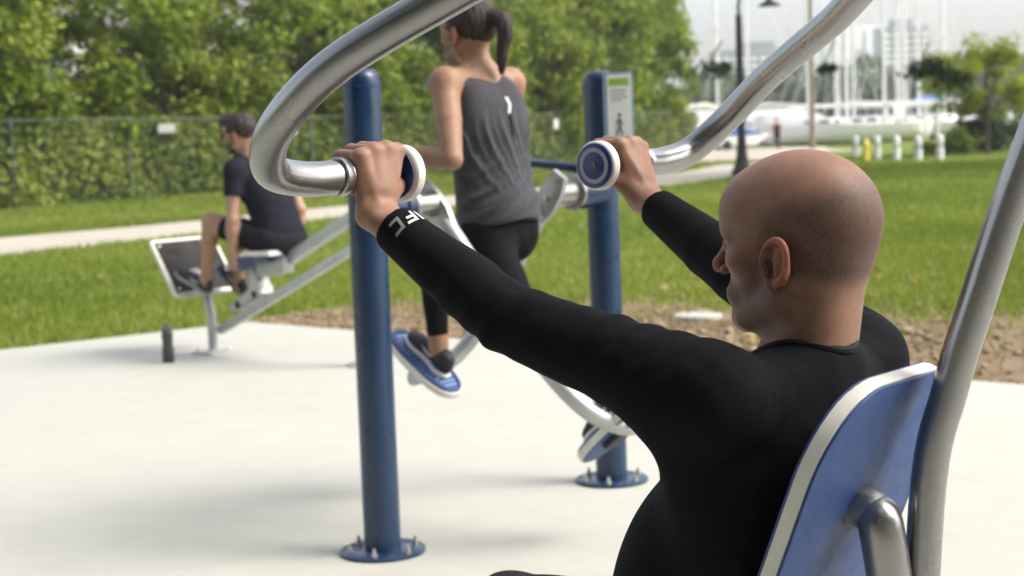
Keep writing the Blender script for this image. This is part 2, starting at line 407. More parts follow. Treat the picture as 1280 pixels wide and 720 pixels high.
def finish_body(name, meshes, colfn, m, origin):
    vs, fs, n = [], [], 0
    for v, f in meshes: vs.append(v); fs.append(f+n); n += len(v)
    v = np.concatenate(vs); f = np.concatenate(fs)
    return link(name, fastmesh(name, v, f, col=colfn(v)), m, None, origin)
def cloth(name, S, h, m, parent, colfn, smooth=2):
    v, f = S.mesh(h, smooth); return link(name, fastmesh(name, v, f, col=colfn(v)), m, parent, None)
flat = lambda c: (lambda v: np.tile(np.array(c, float), (len(v), 1)))
def shoe(parent, heel, toe_dir, up, L=.27, cols=((.02, .02, .024), (.75, .74, .72)), logo_side=1, h=.004):
    """heel: point under the heel on the sole; toe_dir and up span the sole"""
    f = norm(toe_dir); u = norm(up-f*(up@f)); l = np.cross(u, f); fr = Fr(heel, f, l, u); k = L/.27
    S = Sdf(); W = .045
    S.ell(fr, (.045*k, 0, .045*k), (.048*k, .035*k, .040*k), .01)
    S.ell(fr, (.045*k, 0, .075*k), (.040*k, .031*k, .030*k), .02)
    S.cap(fr(.06*k, 0, .06*k), fr(.19*k, 0, .036*k), .037*k, .030*k, .02)
    S.ell(fr, (.205*k, 0, .030*k), (.062*k, .043*k, .030*k), .02)
    S.plane(fr(0, 0, .012*k), -u)
    body = cloth('shoe', S, h, M['shoe'], parent, flat(cols[0]), 1)
    S2 = Sdf()
    S2.ell(fr, (.045*k, 0, .014*k), (.052*k, .038*k, .022*k), .01); S2.cap(fr(.05*k, 0, .014*k), fr(.2*k, 0, .014*k), .034*k, .036*k, .02); S2.ell(fr, (.205*k, 0, .016*k), (.068*k, .047*k, .020*k), .02)
    S2.plane(fr(0, 0, .024*k), u); S2.plane(fr(0, 0, .0), -u)
    cloth('sole', S2, h, M['shoe'], body, flat(cols[1]), 1)
    # white curved tick on the side
    pts = [(.075, .060), (.10, .043), (.125, .042), (.165, .055), (.122, .051), (.102, .052)]
    bm = bmesh.new()
    def side(a, c):
        p = fr(a*k, logo_side*.07*k, c*k)
        for _ in range(14): p = p-l*logo_side*max(float(S.ev(p[None])[0])-.0012, 0)*.9
        return p
    mid = [(.088, .0515), (.112, .047)]
    bm.faces.new([bm.verts.new(side(*q)) for q in pts])
    link('tick_mark', bm_mesh('tick_mark', bm), M['white_print'], body)
    return body
# ------------------------------------------------------------------ the man on the chest press
F1, L1 = dirs(49)
GL = P(462, 219, 2.17); GR = P(777, 205, 2.59)
SL = V(.2266, 1.85, .988); SR = V(.466, 2.14, .983); SM = (SL+SR)/2
rec = R(22)
sp = UPZ*math.cos(rec)-F1*math.sin(rec); ch = F1*math.cos(rec)+UPZ*math.sin(rec)
T = Fr(SM, ch, L1, sp)
def man_one():
    fh, lh = dirs(57); t = R(3)
    hf = fh*math.cos(t)-UPZ*math.sin(t); hu = UPZ*math.cos(t)+fh*math.sin(t)
    H = Fr(V(.357, 2.006, 1.157), hf, lh, hu); s = .985
    NB = V(.362, 2.0, 1.03)
    EL = V(-.005, 1.99, 1.072); WL = V(-.176, 2.135, 1.203)
    ER = V(.335, 2.33, 1.088); WR = V(.218, 2.545, 1.192)
    HIP = T(.03, 0, -.46); hips = [HIP+L1*.1*q for q in (1, -1)]
    knees = [V(*(HIP+F1*.44+L1*.17*q))*V(1, 1, 0)+UPZ*.52 for q in (1, -1)]
    ank = [V(*(HIP+F1*.52+L1*.18*q))*V(1, 1, 0)+UPZ*.10 for q in (1, -1)]
    S = Sdf(); head_sdf(S, H, s)
    S.cap(H(-.034*s, 0, -.035*s), NB-UPZ*.05, .053, .058, .03)
    for q in (1, -1):
        S.cap(H(-.050*s, q*.028*s, -.03*s), NB+L1*q*.030-F1*.020-UPZ*.04, .024, .026, .03)
    a = S.mesh(.0016, 1)
    S = Sdf()
    hand_sdf(S, GL, -L1, F1, UPZ, WL, WL+(EL-WL)*.32, 1.0)
    b = S.mesh(.0017, 1)
    S = Sdf()
    hand_sdf(S, GR, L1, F1, UPZ, WR, WR+(ER-WR)*.32, 1.0)
    c = S.mesh(.0019, 1)
    S = Sdf()                                             # what the clothes cover
    S.cap(NB-UPZ*.03, SM-UPZ*.05, .06, .08, .04); S.ell(T, (-.015, 0, -.18), (.065, .12, .15), .04); S.ell(T, (.0, 0, -.36), (.07, .11, .15), .04)
    for sh, el, wr in ((SL, EL, WL), (SR, ER, WR)): S.cap(SM-UPZ*.045, sh-UPZ*.01, .035, .04, .03); S.cap(sh, el, .045, .034, .03); S.cap(el, WL*0+wr+(el-wr)*.3, .034, .022, .02)
    for hp, kn, an in zip(hips, knees, ank): S.cap(HIP, hp, .1, .09, .05); S.cap(hp, kn, .075, .05, .03); S.cap(kn, an, .048, .034, .02)
    d = S.mesh(.008, 1)
    skin = (.275, .156, .106)
    def col(v):
        k = head_col(v, H, s, skin, None, (.06, .04, .03))
        for G0, bb in ((GL, -L1), (GR, L1)):     # knuckles and hands slightly redder
            w = np.clip(1-np.linalg.norm(v-G0, axis=1)/.11, 0, 1)*.6; k = k*(1-w[:, None])+k*np.array((1.04, .90, .84))*w[:, None]
        return k
    body = finish_body('person', [a, b, c, d], col, M['skin'], V(HIP[0], HIP[1], 0))
    tag(body, 'bald man in a tight black long sleeve top gripping both handles of the chest press', 'person')
    # shirt
    S = Sdf()
    S.ell(T, (-.022, 0, -.17), (.098, .160, .20), .05); S.ell(T, (.004, 0, -.37), (.112, .150, .19), .06); S.ell(T, (.03, 0, -.48), (.13, .165, .12), .05)
    S.ell(T, (.014, 0, -.275), (.108, .150, .15), .05); S.cap(NB-UPZ*.026-F1*.006, SM-UPZ*.055, .060, .10, .03)
    for q, sh in ((1, SL), (-1, SR)):
        S.cap(NB+L1*q*.03-F1*.025-UPZ*.043, sh-L1*q*.03-UPZ*.014, .042, .052, .035)
        S.ell(T, (-.055, q*.085, -.14), (.062, .085, .13), .05)       # shoulder blade
        S.ell(T, (.022, q*.065, -.14), (.045, .08, .08), .04)          # chest
    for q, sh, el, wr in ((1, SL, EL, WL), (-1, SR, ER, WR)):
        S.sph(sh, .056, .045)
        m1 = sh*.55+el*.45
        S.cap(sh, m1, .056, .053, .03); S.cap(m1, el, .053, .0455, .006)
        f1 = el*.70+wr*.30; S.cap(el, f1, .0455, .0425, .006); S.cap(f1, wr+(el-wr)*.05, .0425, .0305, .006)
        S.cap(T(-.035, q*.115, -.16), sh*.78+el*.22-UPZ*.012, .045, .046, .05)   # fold under the armpit
        ax = norm(wr-el); S.cut(wr+(el-wr)*.13, ax, .10, .004, .6)
    # round neckline: cut the neck away, keep a rib
    w1 = wrinkle(3, .0016, 48, (1, 1, 1.2)); w2 = wrinkle(5, .0014, 150)
    def mod(p):
        e = np.exp(-(np.linalg.norm(p-EL, axis=1)/.11)**2)+np.exp(-(np.linalg.norm(p-SL, axis=1)/.16)**2)*.45+np.exp(-(np.linalg.norm(p-SR, axis=1)/.16)**2)*.8+.12
        # folds across the sleeve close to the shoulder and elbow
        t = (p-SL)@norm(EL-SL); r = p-SL-t[:, None]*norm(EL-SL)
        fold = .0020*np.sin(t*150+3*np.sin(r[:, 2]*40)+r[:, 1]*30)*np.exp(-((t-.10)/.10)**2)*np.clip((r[:, 2]+.01)/.03, 0, 1)*(np.linalg.norm(r, axis=1) < .09)
        t2 = (p-EL)@norm(WL-EL); r2 = p-EL-t2[:, None]*norm(WL-EL)
        fold2 = .0013*np.sin(t2*150+r2[:, 2]*35)*np.exp(-((t2-.02)/.07)**2)*(np.linalg.norm(r2, axis=1) < .09)
        return (w1(p)+w2(p))*np.clip(e, 0, 1)+fold+fold2
    S.mod = mod; S.modr = .004
    nf = Fr(NB, norm(F1+UPZ*.25), L1, UPZ)
    S.cap(NB-UPZ*.012-F1*.003, NB+UPZ*.16-F1*.003, .0612, .0612, .006, 's')
    shirt = cloth('long_sleeve_shirt', S, .0038, M['black_shirt'], body, flat((.0058, .0056, .0074)))
    # neck rib
    def rib(bm):       # the ribbed neckline follows the line where the shirt meets the neck
        zs = []
        angs = np.linspace(0, 2*math.pi, 72, endpoint=False)
        for a in angs:
            q = NB-F1*.003+F1*.0655*math.cos(a)+L1*.0655*math.sin(a); zz = np.linspace(.09, -.06, 76)
            d = S.ev(np.array([q+UPZ*z for z in zz])); k = np.argmax(d < 0) if (d < 0).any() else 75; zs.append(zz[k])
        zs = np.array(zs)
        for _ in range(14): zs = (np.roll(zs, 1)+zs+np.roll(zs, -1))/3
        pts = [NB-F1*.003+F1*.0632*math.cos(a)+L1*.0632*math.sin(a)+UPZ*(z+.0015) for a, z in zip(angs, zs)]; pts.append(pts[0])
        tube(bm, pts, .0062, 8, False)
    build('collar', rib, M['rib'], shirt)
    # the letters printed round the left cuff
    ax = norm(EL-WL); rad0 = norm(CAM-WL); rad0 = norm(rad0-ax*(rad0@ax)); tan0 = np.cross(ax, rad0)
    if tan0[2] < 0: tan0 = -tan0
    letters = {'U': [((0, 1), (0, 0)), ((0, 0), (.75, 0)), ((.75, 0), (.75, 1))], 'F': [((0, 0), (0, 1)), ((0, 1), (.8, 1)), ((0, .5), (.65, .5))], 'C': [((.8, 1), (0, 1)), ((0, 1), (0, 0)), ((0, 0), (.8, 0))]}
    hgt = .0185; wdt = .0165; st = .0048
    def proj(sa, ta):      # sa along the reading direction (round the arm), ta up the letter (towards the elbow)
        base = WL+ax*(.062+ta)
        th = sa/.036; d = rad0*math.cos(th)-tan0*math.sin(th)
        lo, hi = 0.0, .09
        for _ in range(22):
            m_ = (lo+hi)/2
            if float(S.ev((base+d*m_)[None])[0]) < 0: lo = m_
            else: hi = m_
        return base+d*(lo+.0009)
    for li, (ch_, s0, mm) in enumerate((('U', -.060, 'white_print'), ('F', -.037, 'white_print'), ('C', -.013, 'grey_print'))):
        bm = bmesh.new()
        for (x0, y0), (x1, y1) in letters[ch_]:
            a0, b0, a1, b1 = x0*wdt, y0*hgt, x1*wdt, y1*hgt
            if x0 == x1: xs = (a0-st/2, a0+st/2); ys = (min(b0, b1)-st/2, max(b0, b1)+st/2)
            else: xs = (min(a0, a1)-st/2, max(a0, a1)+st/2); ys = (b0-st/2, b0+st/2)
            nx = 6 if x0 != x1 else 3; ny = 3 if x0 != x1 else 6
            gv = [[bm.verts.new(proj(s0+xs[0]+(xs[1]-xs[0])*i/nx+.25*(ys[0]+(ys[1]-ys[0])*j/ny), -.010+ys[0]+(ys[1]-ys[0])*j/ny)) for j in range(ny+1)] for i in range(nx+1)]
            for i in range(nx):
                for j in range(ny): bm.faces.new((gv[i][j], gv[i+1][j], gv[i+1][j+1], gv[i][j+1]))
        link('printed_letter', bm_mesh('printed_letter', bm), M[mm], shirt)
    # trousers and shoes (below the frame, but the man sits on the seat with them)
    S = Sdf(); S.ell(T, (.03, 0, -.49), (.125, .16, .10), .05)
    for hp, kn, an in zip(hips, knees, ank): S.cap(hp-UPZ*.0, kn, .095, .068, .04); S.cap(kn, an+UPZ*.03, .066, .05, .03)
    S.mod = wrinkle(9, .003, 45); S.modr = .004
    cloth('trousers', S, .008, M['legging'], body, flat((.02, .02, .024)))
    for an in ank: shoe(body, an-UPZ*.10-F1*.05, F1, UPZ, .28, h=.005)
    return body
M['rib'] = mat('black_neck_rib', (.0055, .0054, .0068), .8, 0, .2, 60, .4, 700, .0006, spec=.25)
# ------------------------------------------------------------------ the chest press
def chest_press():
    base = V(.56, 1.80, 0)
    t = thing('chest_press', 'silver tube chest press with blue backrest and round blue and white handle ends', 'exercise machine', base)
    # leaning post behind the backrest
    pts = [V(.46, 1.93, 0.0), V(.470, 1.905, .40), P(1158, 633, 1.875), P(1188, 485, 1.86), P(1224, 370, 1.845), P(1262, 255, 1.83), P(1302, 150, 1.81), P(1352, 30, 1.78)]
    top = pts[-1]+(pts[-1]-pts[-2])*1.8; pts.append(top)
    post = build('frame_post', lambda bm: tube(bm, catmull(pts, 8), .0212, 28), M['steel'], t)
    build('base_plate', lambda bm: lathe(bm, (.46, 1.93, 0), UPZ, [(0, 0), (0, .13), (.010, .13), (.012, .125), (.012, 0)]), M['steel_pale'], post)
    ca, cb = top+L1*.30, top-L1*.30
    build('crossbar', lambda bm: tube(bm, [ca, cb], .026, 24), M['steel'], t)
    for g, q, cend in ((GL, 1, ca), (GR, -1, cb)):
        loc = [(.045, 0, 0), (.115, -.004, 0), (.183, .010, .016), (.214, .062, .066), (.202, .155, .135), (.150, .30, .208), (.075, .46, .285)]
        pp = [g+L1*q*o-F1*b+UPZ*u for o, b, u in loc]
        pp += [pp[-1]*.5+cend*.5+UPZ*.02, cend]
        arm = build('press_arm', lambda bm: tube(bm, catmull(pp, 10), .0232, 28), M['steel'], t)
        build('end_collar', lambda bm: lathe(bm, g+L1*q*.062, -L1*q, [(-.002, .0235), (0, .0262), (.010, .0262), (.014, .0235), (.016, .018)]), M['steel'], arm)
        inn = -L1*q
        build('handle_grip', lambda bm: lathe(bm, g-inn*.055, inn, [(0, 0), (0, .0165), (.105, .0165), (.108, 0)]), M['rubber'], arm)
        disc = build('handle_disc', lambda bm: lathe(bm, g+inn*.052, inn, [(0, 0), (0, .034), (.002, .0375), (.004, .0392), (.0155, .0392), (.018, .0378), (.0195, .035), (.0195, 0)], 64), M['white_board'], t)
        for nm, a_, r0, r1, mm in (('disc_face', .0195, 0, .0355, 'navy'), ('disc_ring', .0205, .0215, .0285, 'disc_grey'), ('disc_face', -.0025, 0, .034, 'navy')):
            if nm == 'disc_ring': build(nm, lambda bm: lathe(bm, g+inn*(.052+a_), inn, [(0, r0), (0, r1), (.0012, r1), (.0012, r0), (0, r0)], 64), M[mm], disc)
            else: build(nm, lambda bm: lathe(bm, g+inn*(.052+a_), inn, [(-.0005, 0), (-.0005, r1), (.001, r1), (.0018, r1-.001), (.0018, 0)], 64), M[mm], disc)
        build('bolt', lambda bm: lathe(bm, g+inn*(.052+.021), inn, [(0, 0), (0, .0055), (.0022, .005), (.0022, .0025), (.0008, .0025), (.0008, 0)], 16), M['bolt_dark'], disc)
    # backrest board: white core, blue skins
    bo = T(-.140, .046, 0)     # plane behind the back
    e = -.045
    out = []
    w = .146; topu = .080; botu = -.42
    for a in np.linspace(0, 90, 9): out.append((w-.055+.055*math.cos(R(a)), topu-.075+.075*math.sin(R(a))))
    for a in np.linspace(90, 180, 11): out.append((-w+.10+.10*math.cos(R(a)), topu-.115+.115*math.sin(R(a))+.0))
    out += [(-w, botu+.05), (-w+.05, botu), (w-.05, botu), (w, botu+.05)]
    out = [(-a, b) for a, b in out]
    br = build('backrest', lambda bm: prism(bm, out, L1, sp, -ch, bo, .018, .002), M['white_board'], t)
    def inset(o, d):
        cx, cy = 0, -.19; return [(cx+(a-cx)*(1-d/.15), cy+(b-cy)*(1-d/.235)) for a, b in o]
    build('blue_panel', lambda bm: prism(bm, inset(out, .0015), L1, sp, -ch, bo-ch*.0185, .0035, .001), M['blue_board'], br)
    build('blue_panel', lambda bm: prism(bm, inset(out, .0015), L1, sp, ch, bo+ch*.0005, .0035, .001), M['blue_board'], br)
    # bracket: a short bent tube from the post to the board
    q0 = V(.482, 1.88, .66); pk = P(1094, 638, 1.87)
    br_pts = [V(.472, 1.895, .44), V(.466, 1.90, .56), pk-F1*.012-UPZ*.045, pk+F1*.004-UPZ*.002, pk+F1*.045+UPZ*.004, pk+F1*.09-UPZ*.0]
    build('bracket', lambda bm: tube(bm, catmull(br_pts, 8), .027, 24), M['steel'], t)
    # seat and its stand
    so = V(*(T(.03, 0, -.46)))*V(1, 1, 0)+UPZ*.425+F1*.06
    st = build('seat', lambda bm: prism(bm, rrect(.38, .36, .06), F1, L1, -UPZ, so, .022, .002), M['white_board'], t)
    build('blue_panel', lambda bm: prism(bm, rrect(.374, .354, .058), F1, L1, UPZ, so+UPZ*.0005, .0035, .001), M['blue_board'], st)
    build('seat_stand', lambda bm: tube(bm, [V(so[0], so[1], .02), so-UPZ*.024], .045, 24), M['steel_pale'], t)
    build('foot_bar', lambda bm: tube(bm, [V(so[0], so[1], .2), V(.47, 1.91, .2)], .025, 16), M['steel_pale'], t)
M['bolt_dark'] = mat('dull_bolt', (.16, .15, .13), .4, .8, .2, 50)
man_one(); chest_press()
# ================================================================== the air walker and the woman on it
F2, L2 = dirs(53)
PA = G(479, 690); PB = G(765, 601)
MID = (PA+PB)/2; LW = norm(PA-PB); FW = norm(np.cross(UPZ, -LW)); FW = FW if FW[1] > 0 else -FW
HALF = np.linalg.norm(PA-PB)/2
AZ = 1.09
def W(f, l, u): return MID+FW*f+LW*l+UPZ*u
footR = W(.432, -.10, .475); footL = W(-.585, .10, .405)
def air_walker():
    t = thing('air_walker', 'blue air walker with two round posts and swinging blue foot pedals', 'exercise machine', MID)
    for q, p in ((1, PA), (-1, PB)):
        r = .0585
        post = build('post', lambda bm: lathe(bm, p, UPZ, [(.004, 0), (.004, r), (1.475, r), (1.497, r*.97), (1.513, r*.85), (1.522, r*.6), (1.525, .001)], 48), M['blue_post'], t)
        build('cap_seam', lambda bm: lathe(bm, p, UPZ, [(1.467, r), (1.467, r+.0015), (1.473, r+.0015), (1.473, r)], 48), M['navy'], post)
        build('base_plate', lambda bm: lathe(bm, p, UPZ, [(0, 0), (0, .135), (.010, .136), (.013, .132), (.013, r)], 64), M['blue_post'], post)
        for k in range(6):
            a = R(60*k+20); c = p+V(math.cos(a), math.sin(a), 0)*.108+UPZ*.013
            build('bolt', lambda bm: (lathe(bm, c, UPZ, [(0, 0), (0, .013), (.003, .013), (.003, .0095), (.014, .0095), (.014, .006), (.026, .006), (.026, 0)], 6)), M['bolt'], post)
        # stub arm and hub
        c = p*V(1, 1, 0)+UPZ*AZ; inn = -LW*q
        build('stub_arm', lambda bm: lathe(bm, c, inn, [(.03, 0), (.03, .060), (.125, .060), (.128, .066), (.165, .066), (.168, .060), (.168, 0)], 36), M['blue_post'], t)
        hub = build('hub', lambda bm: lathe(bm, c, inn, [(.168, 0), (.168, .064), (.185, .064), (.187, .046), (.295, .046), (.297, .02), (.297, 0)], 36), M['steel'], t)
        pr_ = HALF-.30          # lateral place of the swing plate
        foot = footR if q == -1 else footL
        s_, lv = (foot-MID)@FW, (foot-MID)@UPZ
        piv = W(0, pr_*q, AZ)
        dn = norm(V(*(W(s_, 0, lv)-W(0, 0, AZ))))            # pendulum direction in the swing plane
        sid = norm(np.cross(LW, dn))
        pl = [(.030, .085), (-.030, .085), (-.046, .02), (-.046, -.05), (-.022, -.13), (.022, -.13), (.046, -.05), (.046, .02)]
        arm_l = pr_*q
        plate = build('swing_plate', lambda bm: prism(bm, [(a, b) for a, b in pl], sid, -dn, LW*q*-1, piv+LW*q*.012, .024, .004), M['steel_pale'], t)
        for off in (.062, -.02): build('bolt', lambda bm: lathe(bm, piv-dn*off-LW*q*.012, -LW*q, [(-.03, .012), (.006, .012), (.008, .009), (.008, 0)], 6), M['bolt'], plate)
        low = W(s_, 0, lv-.055); Lr = np.linalg.norm(low-W(0, 0, AZ))
        pts = [piv+dn*.08, piv+dn*(Lr*.45), piv+dn*(Lr*.72)-LW*q*.015, piv+dn*(Lr*.90)-LW*q*.07, piv+dn*(Lr*.985)-LW*q*.17, piv+dn*Lr-LW*q*.27, piv+dn*(Lr-.003)-LW*q*(pr_-.09 if q < 0 else pr_+.06)]
        build('swing_arm', lambda bm: tube(bm, catmull(pts, 8), .0285, 24), M['steel_pale'], t)
        # pedal
        fa = norm(FW+dn*(-(FW@dn)/1.0)) if False else norm(np.cross(dn, LW)); fa = fa if fa@FW > 0 else -fa
        pc = W(s_, .10*q, lv)+fa*.03
        up = -dn
        oval = [(.185*math.copysign(abs(math.cos(a))**.75, math.cos(a)), .082*math.copysign(abs(math.sin(a))**.75, math.sin(a))) for a in np.linspace(0, 2*math.pi, 56, endpoint=False)]
        ped = build('pedal', lambda bm: prism(bm, oval, fa, LW, -up, pc-up*.004, .024, .004), M['white_board'], t)
        ins = [(a*.965, b*.93) for a, b in oval]
        build('pedal_top', lambda bm: prism(bm, ins, fa, LW, up, pc-up*.005, .007, .002), M['blue_board'], ped)
        build('pedal_underside', lambda bm: prism(bm, ins, fa, LW, -up, pc-up*.0275, .004, .001), M['blue_board'], ped)
        rim = [(a*.93, b*.86) for a, b in oval]+[(.93*oval[0][0], .86*oval[0][1])]
        build('pedal_rim', lambda bm: tube(bm, [pc+up*.002+fa*a+LW*b for a, b in rim], .006, 8, False), M['blue_board'], ped)
        def ribs(bm):
            for i in range(15):
                x = -.145+i*.0205; hw = .055*math.sqrt(max(1-(x/.175)**2, .1)); box(bm, pc+fa*x+up*.0035, fa, LW, up, .0042, hw, .0028, .001)
        build('grip_ribs', ribs, M['pedal_rib'], ped)
        build('pedal_bracket', lambda bm: box(bm, pc-up*.040, fa, LW, up, .07, .035, .011, .003), M['rubber'], ped)
    # handrail from post to post in front of the walker
    a0, b0 = W(0, HALF-.03, 1.165), W(0, -HALF+.03, 1.165)
    pts = [a0, W(.07, HALF-.055, 1.17), W(.19, HALF-.13, 1.20), W(.27, HALF-.27, 1.235), W(.285, .18, 1.245), W(.285, -.18, 1.235), W(.25, -HALF+.27, 1.215), W(.15, -HALF+.13, 1.19), W(.06, -HALF+.055, 1.17), b0]
    build('handrail', lambda bm: tube(bm, catmull(pts, 10), .0185, 20), M['blue_post'], t)
    # instruction sign on the far post, facing the user
    sc = P(773, 140, 5.83)
    n = norm(V(-.10, -1, 0)); x = norm(np.cross(UPZ, n)); x = x if x[0] > 0 else -x; n = norm(n)
    sw, sh = .108, .285
    sg = build('instruction_sign', lambda bm: prism(bm, rrect(sw, sh, .008), x, UPZ, -n, sc, .012, .001), M['sign_frame'], t)
    build('sign_panel', lambda bm: prism(bm, rrect(sw-.022, sh-.018, .003), x, UPZ, n, sc+x*.004+n*.0003, .002), M['sign_white'], sg)
    build('green_header', lambda bm: prism(bm, [(-.036, 0), (.036, 0), (.036, .026), (-.036, .026)], x, UPZ, n, sc+x*.004+UPZ*.095+n*.0026, .0008), M['sign_green'], sg)
    for i, (w0, w1) in enumerate(((-.030, .028), (-.030, .020), (-.030, .030), (-.030, .010))):
        build('text_line', lambda bm: box(bm, sc+x*((w0+w1)/2+.004)+UPZ*(.078-.012*i)+n*.003, x, UPZ, n, (w1-w0)/2, .0012, .0004), M['sign_grey'], sg)
    build('divider_line', lambda bm: box(bm, sc+x*.004+UPZ*-.098+n*.003, x, UPZ, n, .036, .0012, .0004), M['sign_grey'], sg)
    def fig(bm):   # small standing figure
        for a, b, r in (((0, .0), (0, -.03), .004), ((0, -.03), (-.012, -.062), .003), ((0, -.03), (.012, -.062), .003), ((0, -.004), (.013, -.026), .0022), ((0, -.004), (-.013, -.022), .0022)):
            tube(bm, [sc+x*(a[0]+.004)+UPZ*(a[1]-.02)+n*.0035, sc+x*(b[0]+.004)+UPZ*(b[1]-.02)+n*.0035], r, 8)
        lathe(bm, sc+x*.004-UPZ*.010+n*.003, n, [(0, 0), (0, .0065), (.001, .0065), (.001, 0)], 16)
    build('pictogram', fig, M['sign_grey'], sg)
M['pedal_rib'] = mat('pale_blue_rib', (.20, .29, .52), .5, 0, .08, 60)
M['sign_frame'] = mat('sign_blue_grey_frame', (.22, .33, .44), .45, 0, .08, 30)
M['sign_white'] = mat('sign_white', (.66, .67, .64), .45, 0, .04, 30)
M['sign_green'] = mat('sign_green', (.22, .42, .05), .5, 0, .06, 40)
M['sign_grey'] = mat('sign_grey', (.10, .11, .12), .5, 0, .06, 40)
def woman():
    HC = W(-.03, .022, .985)
    hips = {q: HC+LW*.085*q for q in (1, -1)}
    SMw = W(.03, .027, 1.485); sh = {q: SMw+LW*.165*q+UPZ*-.005 for q in (1, -1)}
    fa = {}
    ankles = {-1: footR+V(0, 0, .085)-FW*.045, 1: footL+V(0, 0, .085)-FW*.05}
    knees = {-1: ik(hips[-1], ankles[-1], .42, .40, FW), 1: ik(hips[1], ankles[1], .42, .415, FW)}
    el = {1: P(565, 199, 5.17), -1: sh[-1]-UPZ*.262+FW*.005+LW*.02}
    hd = {1: W(.285, .30, 1.244), -1: W(.285, -.20, 1.235)}
    wr = {q: hd[q]-FW*.058+UPZ*.012+LW*q*.004 for q in (1, -1)}
    spv = norm(SMw-HC); Tw = Fr(SMw, FW, LW, spv)
    hf = norm(FW+LW*.05-UPZ*.03); H = Fr(SMw+UPZ*.175+FW*.045, hf, np.cross(UPZ, hf), UPZ); H = Fr(H.o, hf, norm(np.cross(UPZ, hf)), norm(np.cross(hf, norm(np.cross(UPZ, hf)))))
    s = .96
    S = Sdf(); head_sdf(S, H, s)
    NB = SMw+UPZ*.02
    S.cap(H(-.03*s, 0, -.045*s), NB-UPZ*.02, .047, .054, .03)
    S.ell(Tw, (-.005, 0, -.14), (.082, .135, .19), .05); S.ell(Tw, (0, 0, -.30), (.08, .118, .15), .05)
    S.ell(Tw, (-.002, 0, -.47), (.085, .118, .11), .04)
    for q in (1, -1):
        S.cap(NB+LW*q*.02, sh[q]-LW*q*.015, .04, .044, .04); S.sph(sh[q], .051, .035)
        S.ell(Tw, (.075, q*.068, -.165), (.05, .06, .06), .03)
        S.cap(sh[q], sh[q]*.5+el[q]*.5, .048, .044, .02); S.cap(sh[q]*.5+el[q]*.5, el[q], .044, .035, .006)
        m_ = el[q]*.7+wr[q]*.3; S.cap(el[q], m_, .035, .036, .006); S.cap(m_, wr[q], .036, .024, .006)
        hand_sdf(S, hd[q], -LW*q, FW, UPZ, wr[q], wr[q]+(el[q]-wr[q])*.2, .90, .0185, wr=.024)
        kn, an = knees[q], ankles[q]
        S.cap(hips[q], kn, .064, .046, .03); S.cap(kn, kn*.6+an*.4, .044, .042, .01); S.cap(kn*.6+an*.4, an, .042, .031, .01)
        S.cap(an+UPZ*.02, an-UPZ*.03, .033, .034, .02)
    m1 = S.mesh(.0045, 1); skin = (.285, .165, .105)
    body = finish_body('person', [m1], lambda v: head_col(v, H, s, skin, None, (.05, .03, .02), bald=False), M['skin'], V(HC[0], HC[1], 0))
    tag(body, 'woman in a grey sleeveless top and black leggings striding on the air walker', 'person')
    # tank top: loose, open slit in the back, folds falling to one side
    S = Sdf()
    S.ell(Tw, (.0, 0, -.14), (.098, .150, .17), .05); S.ell(Tw, (-.004, 0, -.32), (.108, .150, .19), .06); S.ell(Tw, (-.012, .004, -.46), (.128, .150, .14), .05)
    S.cap(NB-UPZ*.03, SMw-UPZ*.07, .05, .10, .04)
    for q in (1, -1):
        S.cap(NB+LW*q*.04, sh[q]-LW*q*.045-UPZ*.0, .040, .038, .04); S.ell(Tw, (.078, q*.068, -.165), (.055, .066, .066), .035)
        S.ell(Tw, (-.05, q*.075, -.12), (.05, .075, .11), .05)
    for q in (1, -1):   # arm holes
        S.ell(Tw, (0, q*.207, -.045), (.085, .062, .10), .012, 's')
    S.plane(Tw(0, 0, -.487), norm(-spv-FW*.05), .006); S.cut(NB+UPZ*.022, UPZ+FW*.5, .10, .008, .75)
    S.ell(Tw, (-.115, -.004, -.155), (.05, .010, .052), .004, 's')                # slit
    def mod(p):
        q = Tw.loc(p); f, l, u = q.T; back = np.clip(-f/.05, 0, 1)
        # folds fall from the slit, swing over to her right and gather above the hem
        crease = lambda x: 1-np.abs(np.sin(x))**.7
        w_ = np.clip((-u-.20)/.22, 0, 1)
        ph = 30*(l+.02)*(1+.5*np.clip(-u-.1, 0, 1))+np.clip(-u-.16, 0, 1)**1.4*26*(1-.3*np.sign(l+.06))
        up_ = (.012*crease(ph*1.6)+.006*crease(ph*3.1+1))*np.clip((-u-.10)/.1, 0, 1)*(1-w_)
        dg = (.014*crease((u*1.0+l*.48)*48+1.2*np.sin(l*11+u*5))+.006*crease((u*1.0+l*.40)*90+1.5*np.sin(l*15)))*w_*np.clip((.50+u)/.07, 0, 1)
        return -(up_+dg)*back+.0035*np.sin(l*34+u*9)*back
    S.mod = mod; S.modr = .012
    def tcol(v):
        n = np.random.default_rng(5).normal(size=(len(v),)); k = np.tile(np.array((.050, .050, .058)), (len(v), 1)); return k*np.clip(1+n*.16, .5, 1.7)[:, None]
    tank = cloth('tank_top', S, .0042, M['tank'], body, tcol, 1)
    def chev(bm):
        for (a, b) in (((.0, .0), (-.008, -.027)), ((-.008, -.027), (.002, -.055))):
            pa = [Tw(-.2, -.004+a[0], -.055+a[1]), Tw(-.2, -.004+b[0], -.055+b[1])]; o = []
            for p_ in pa:
                for w_ in (-.006, .006):
                    pt = p_+LW*w_; x0, x1 = 0, .3
                    for _ in range(24):
                        xm = (x0+x1)/2
                        if float(S.ev((pt+FW*xm)[None])[0]) > 0: x0 = xm
                        else: x1 = xm
                    o.append(bm.verts.new(pt+FW*(x0-.0015)))
            bm.faces.new((o[0], o[1], o[3], o[2]))
    build('chevron_mark', chev, M['white_print'], tank)
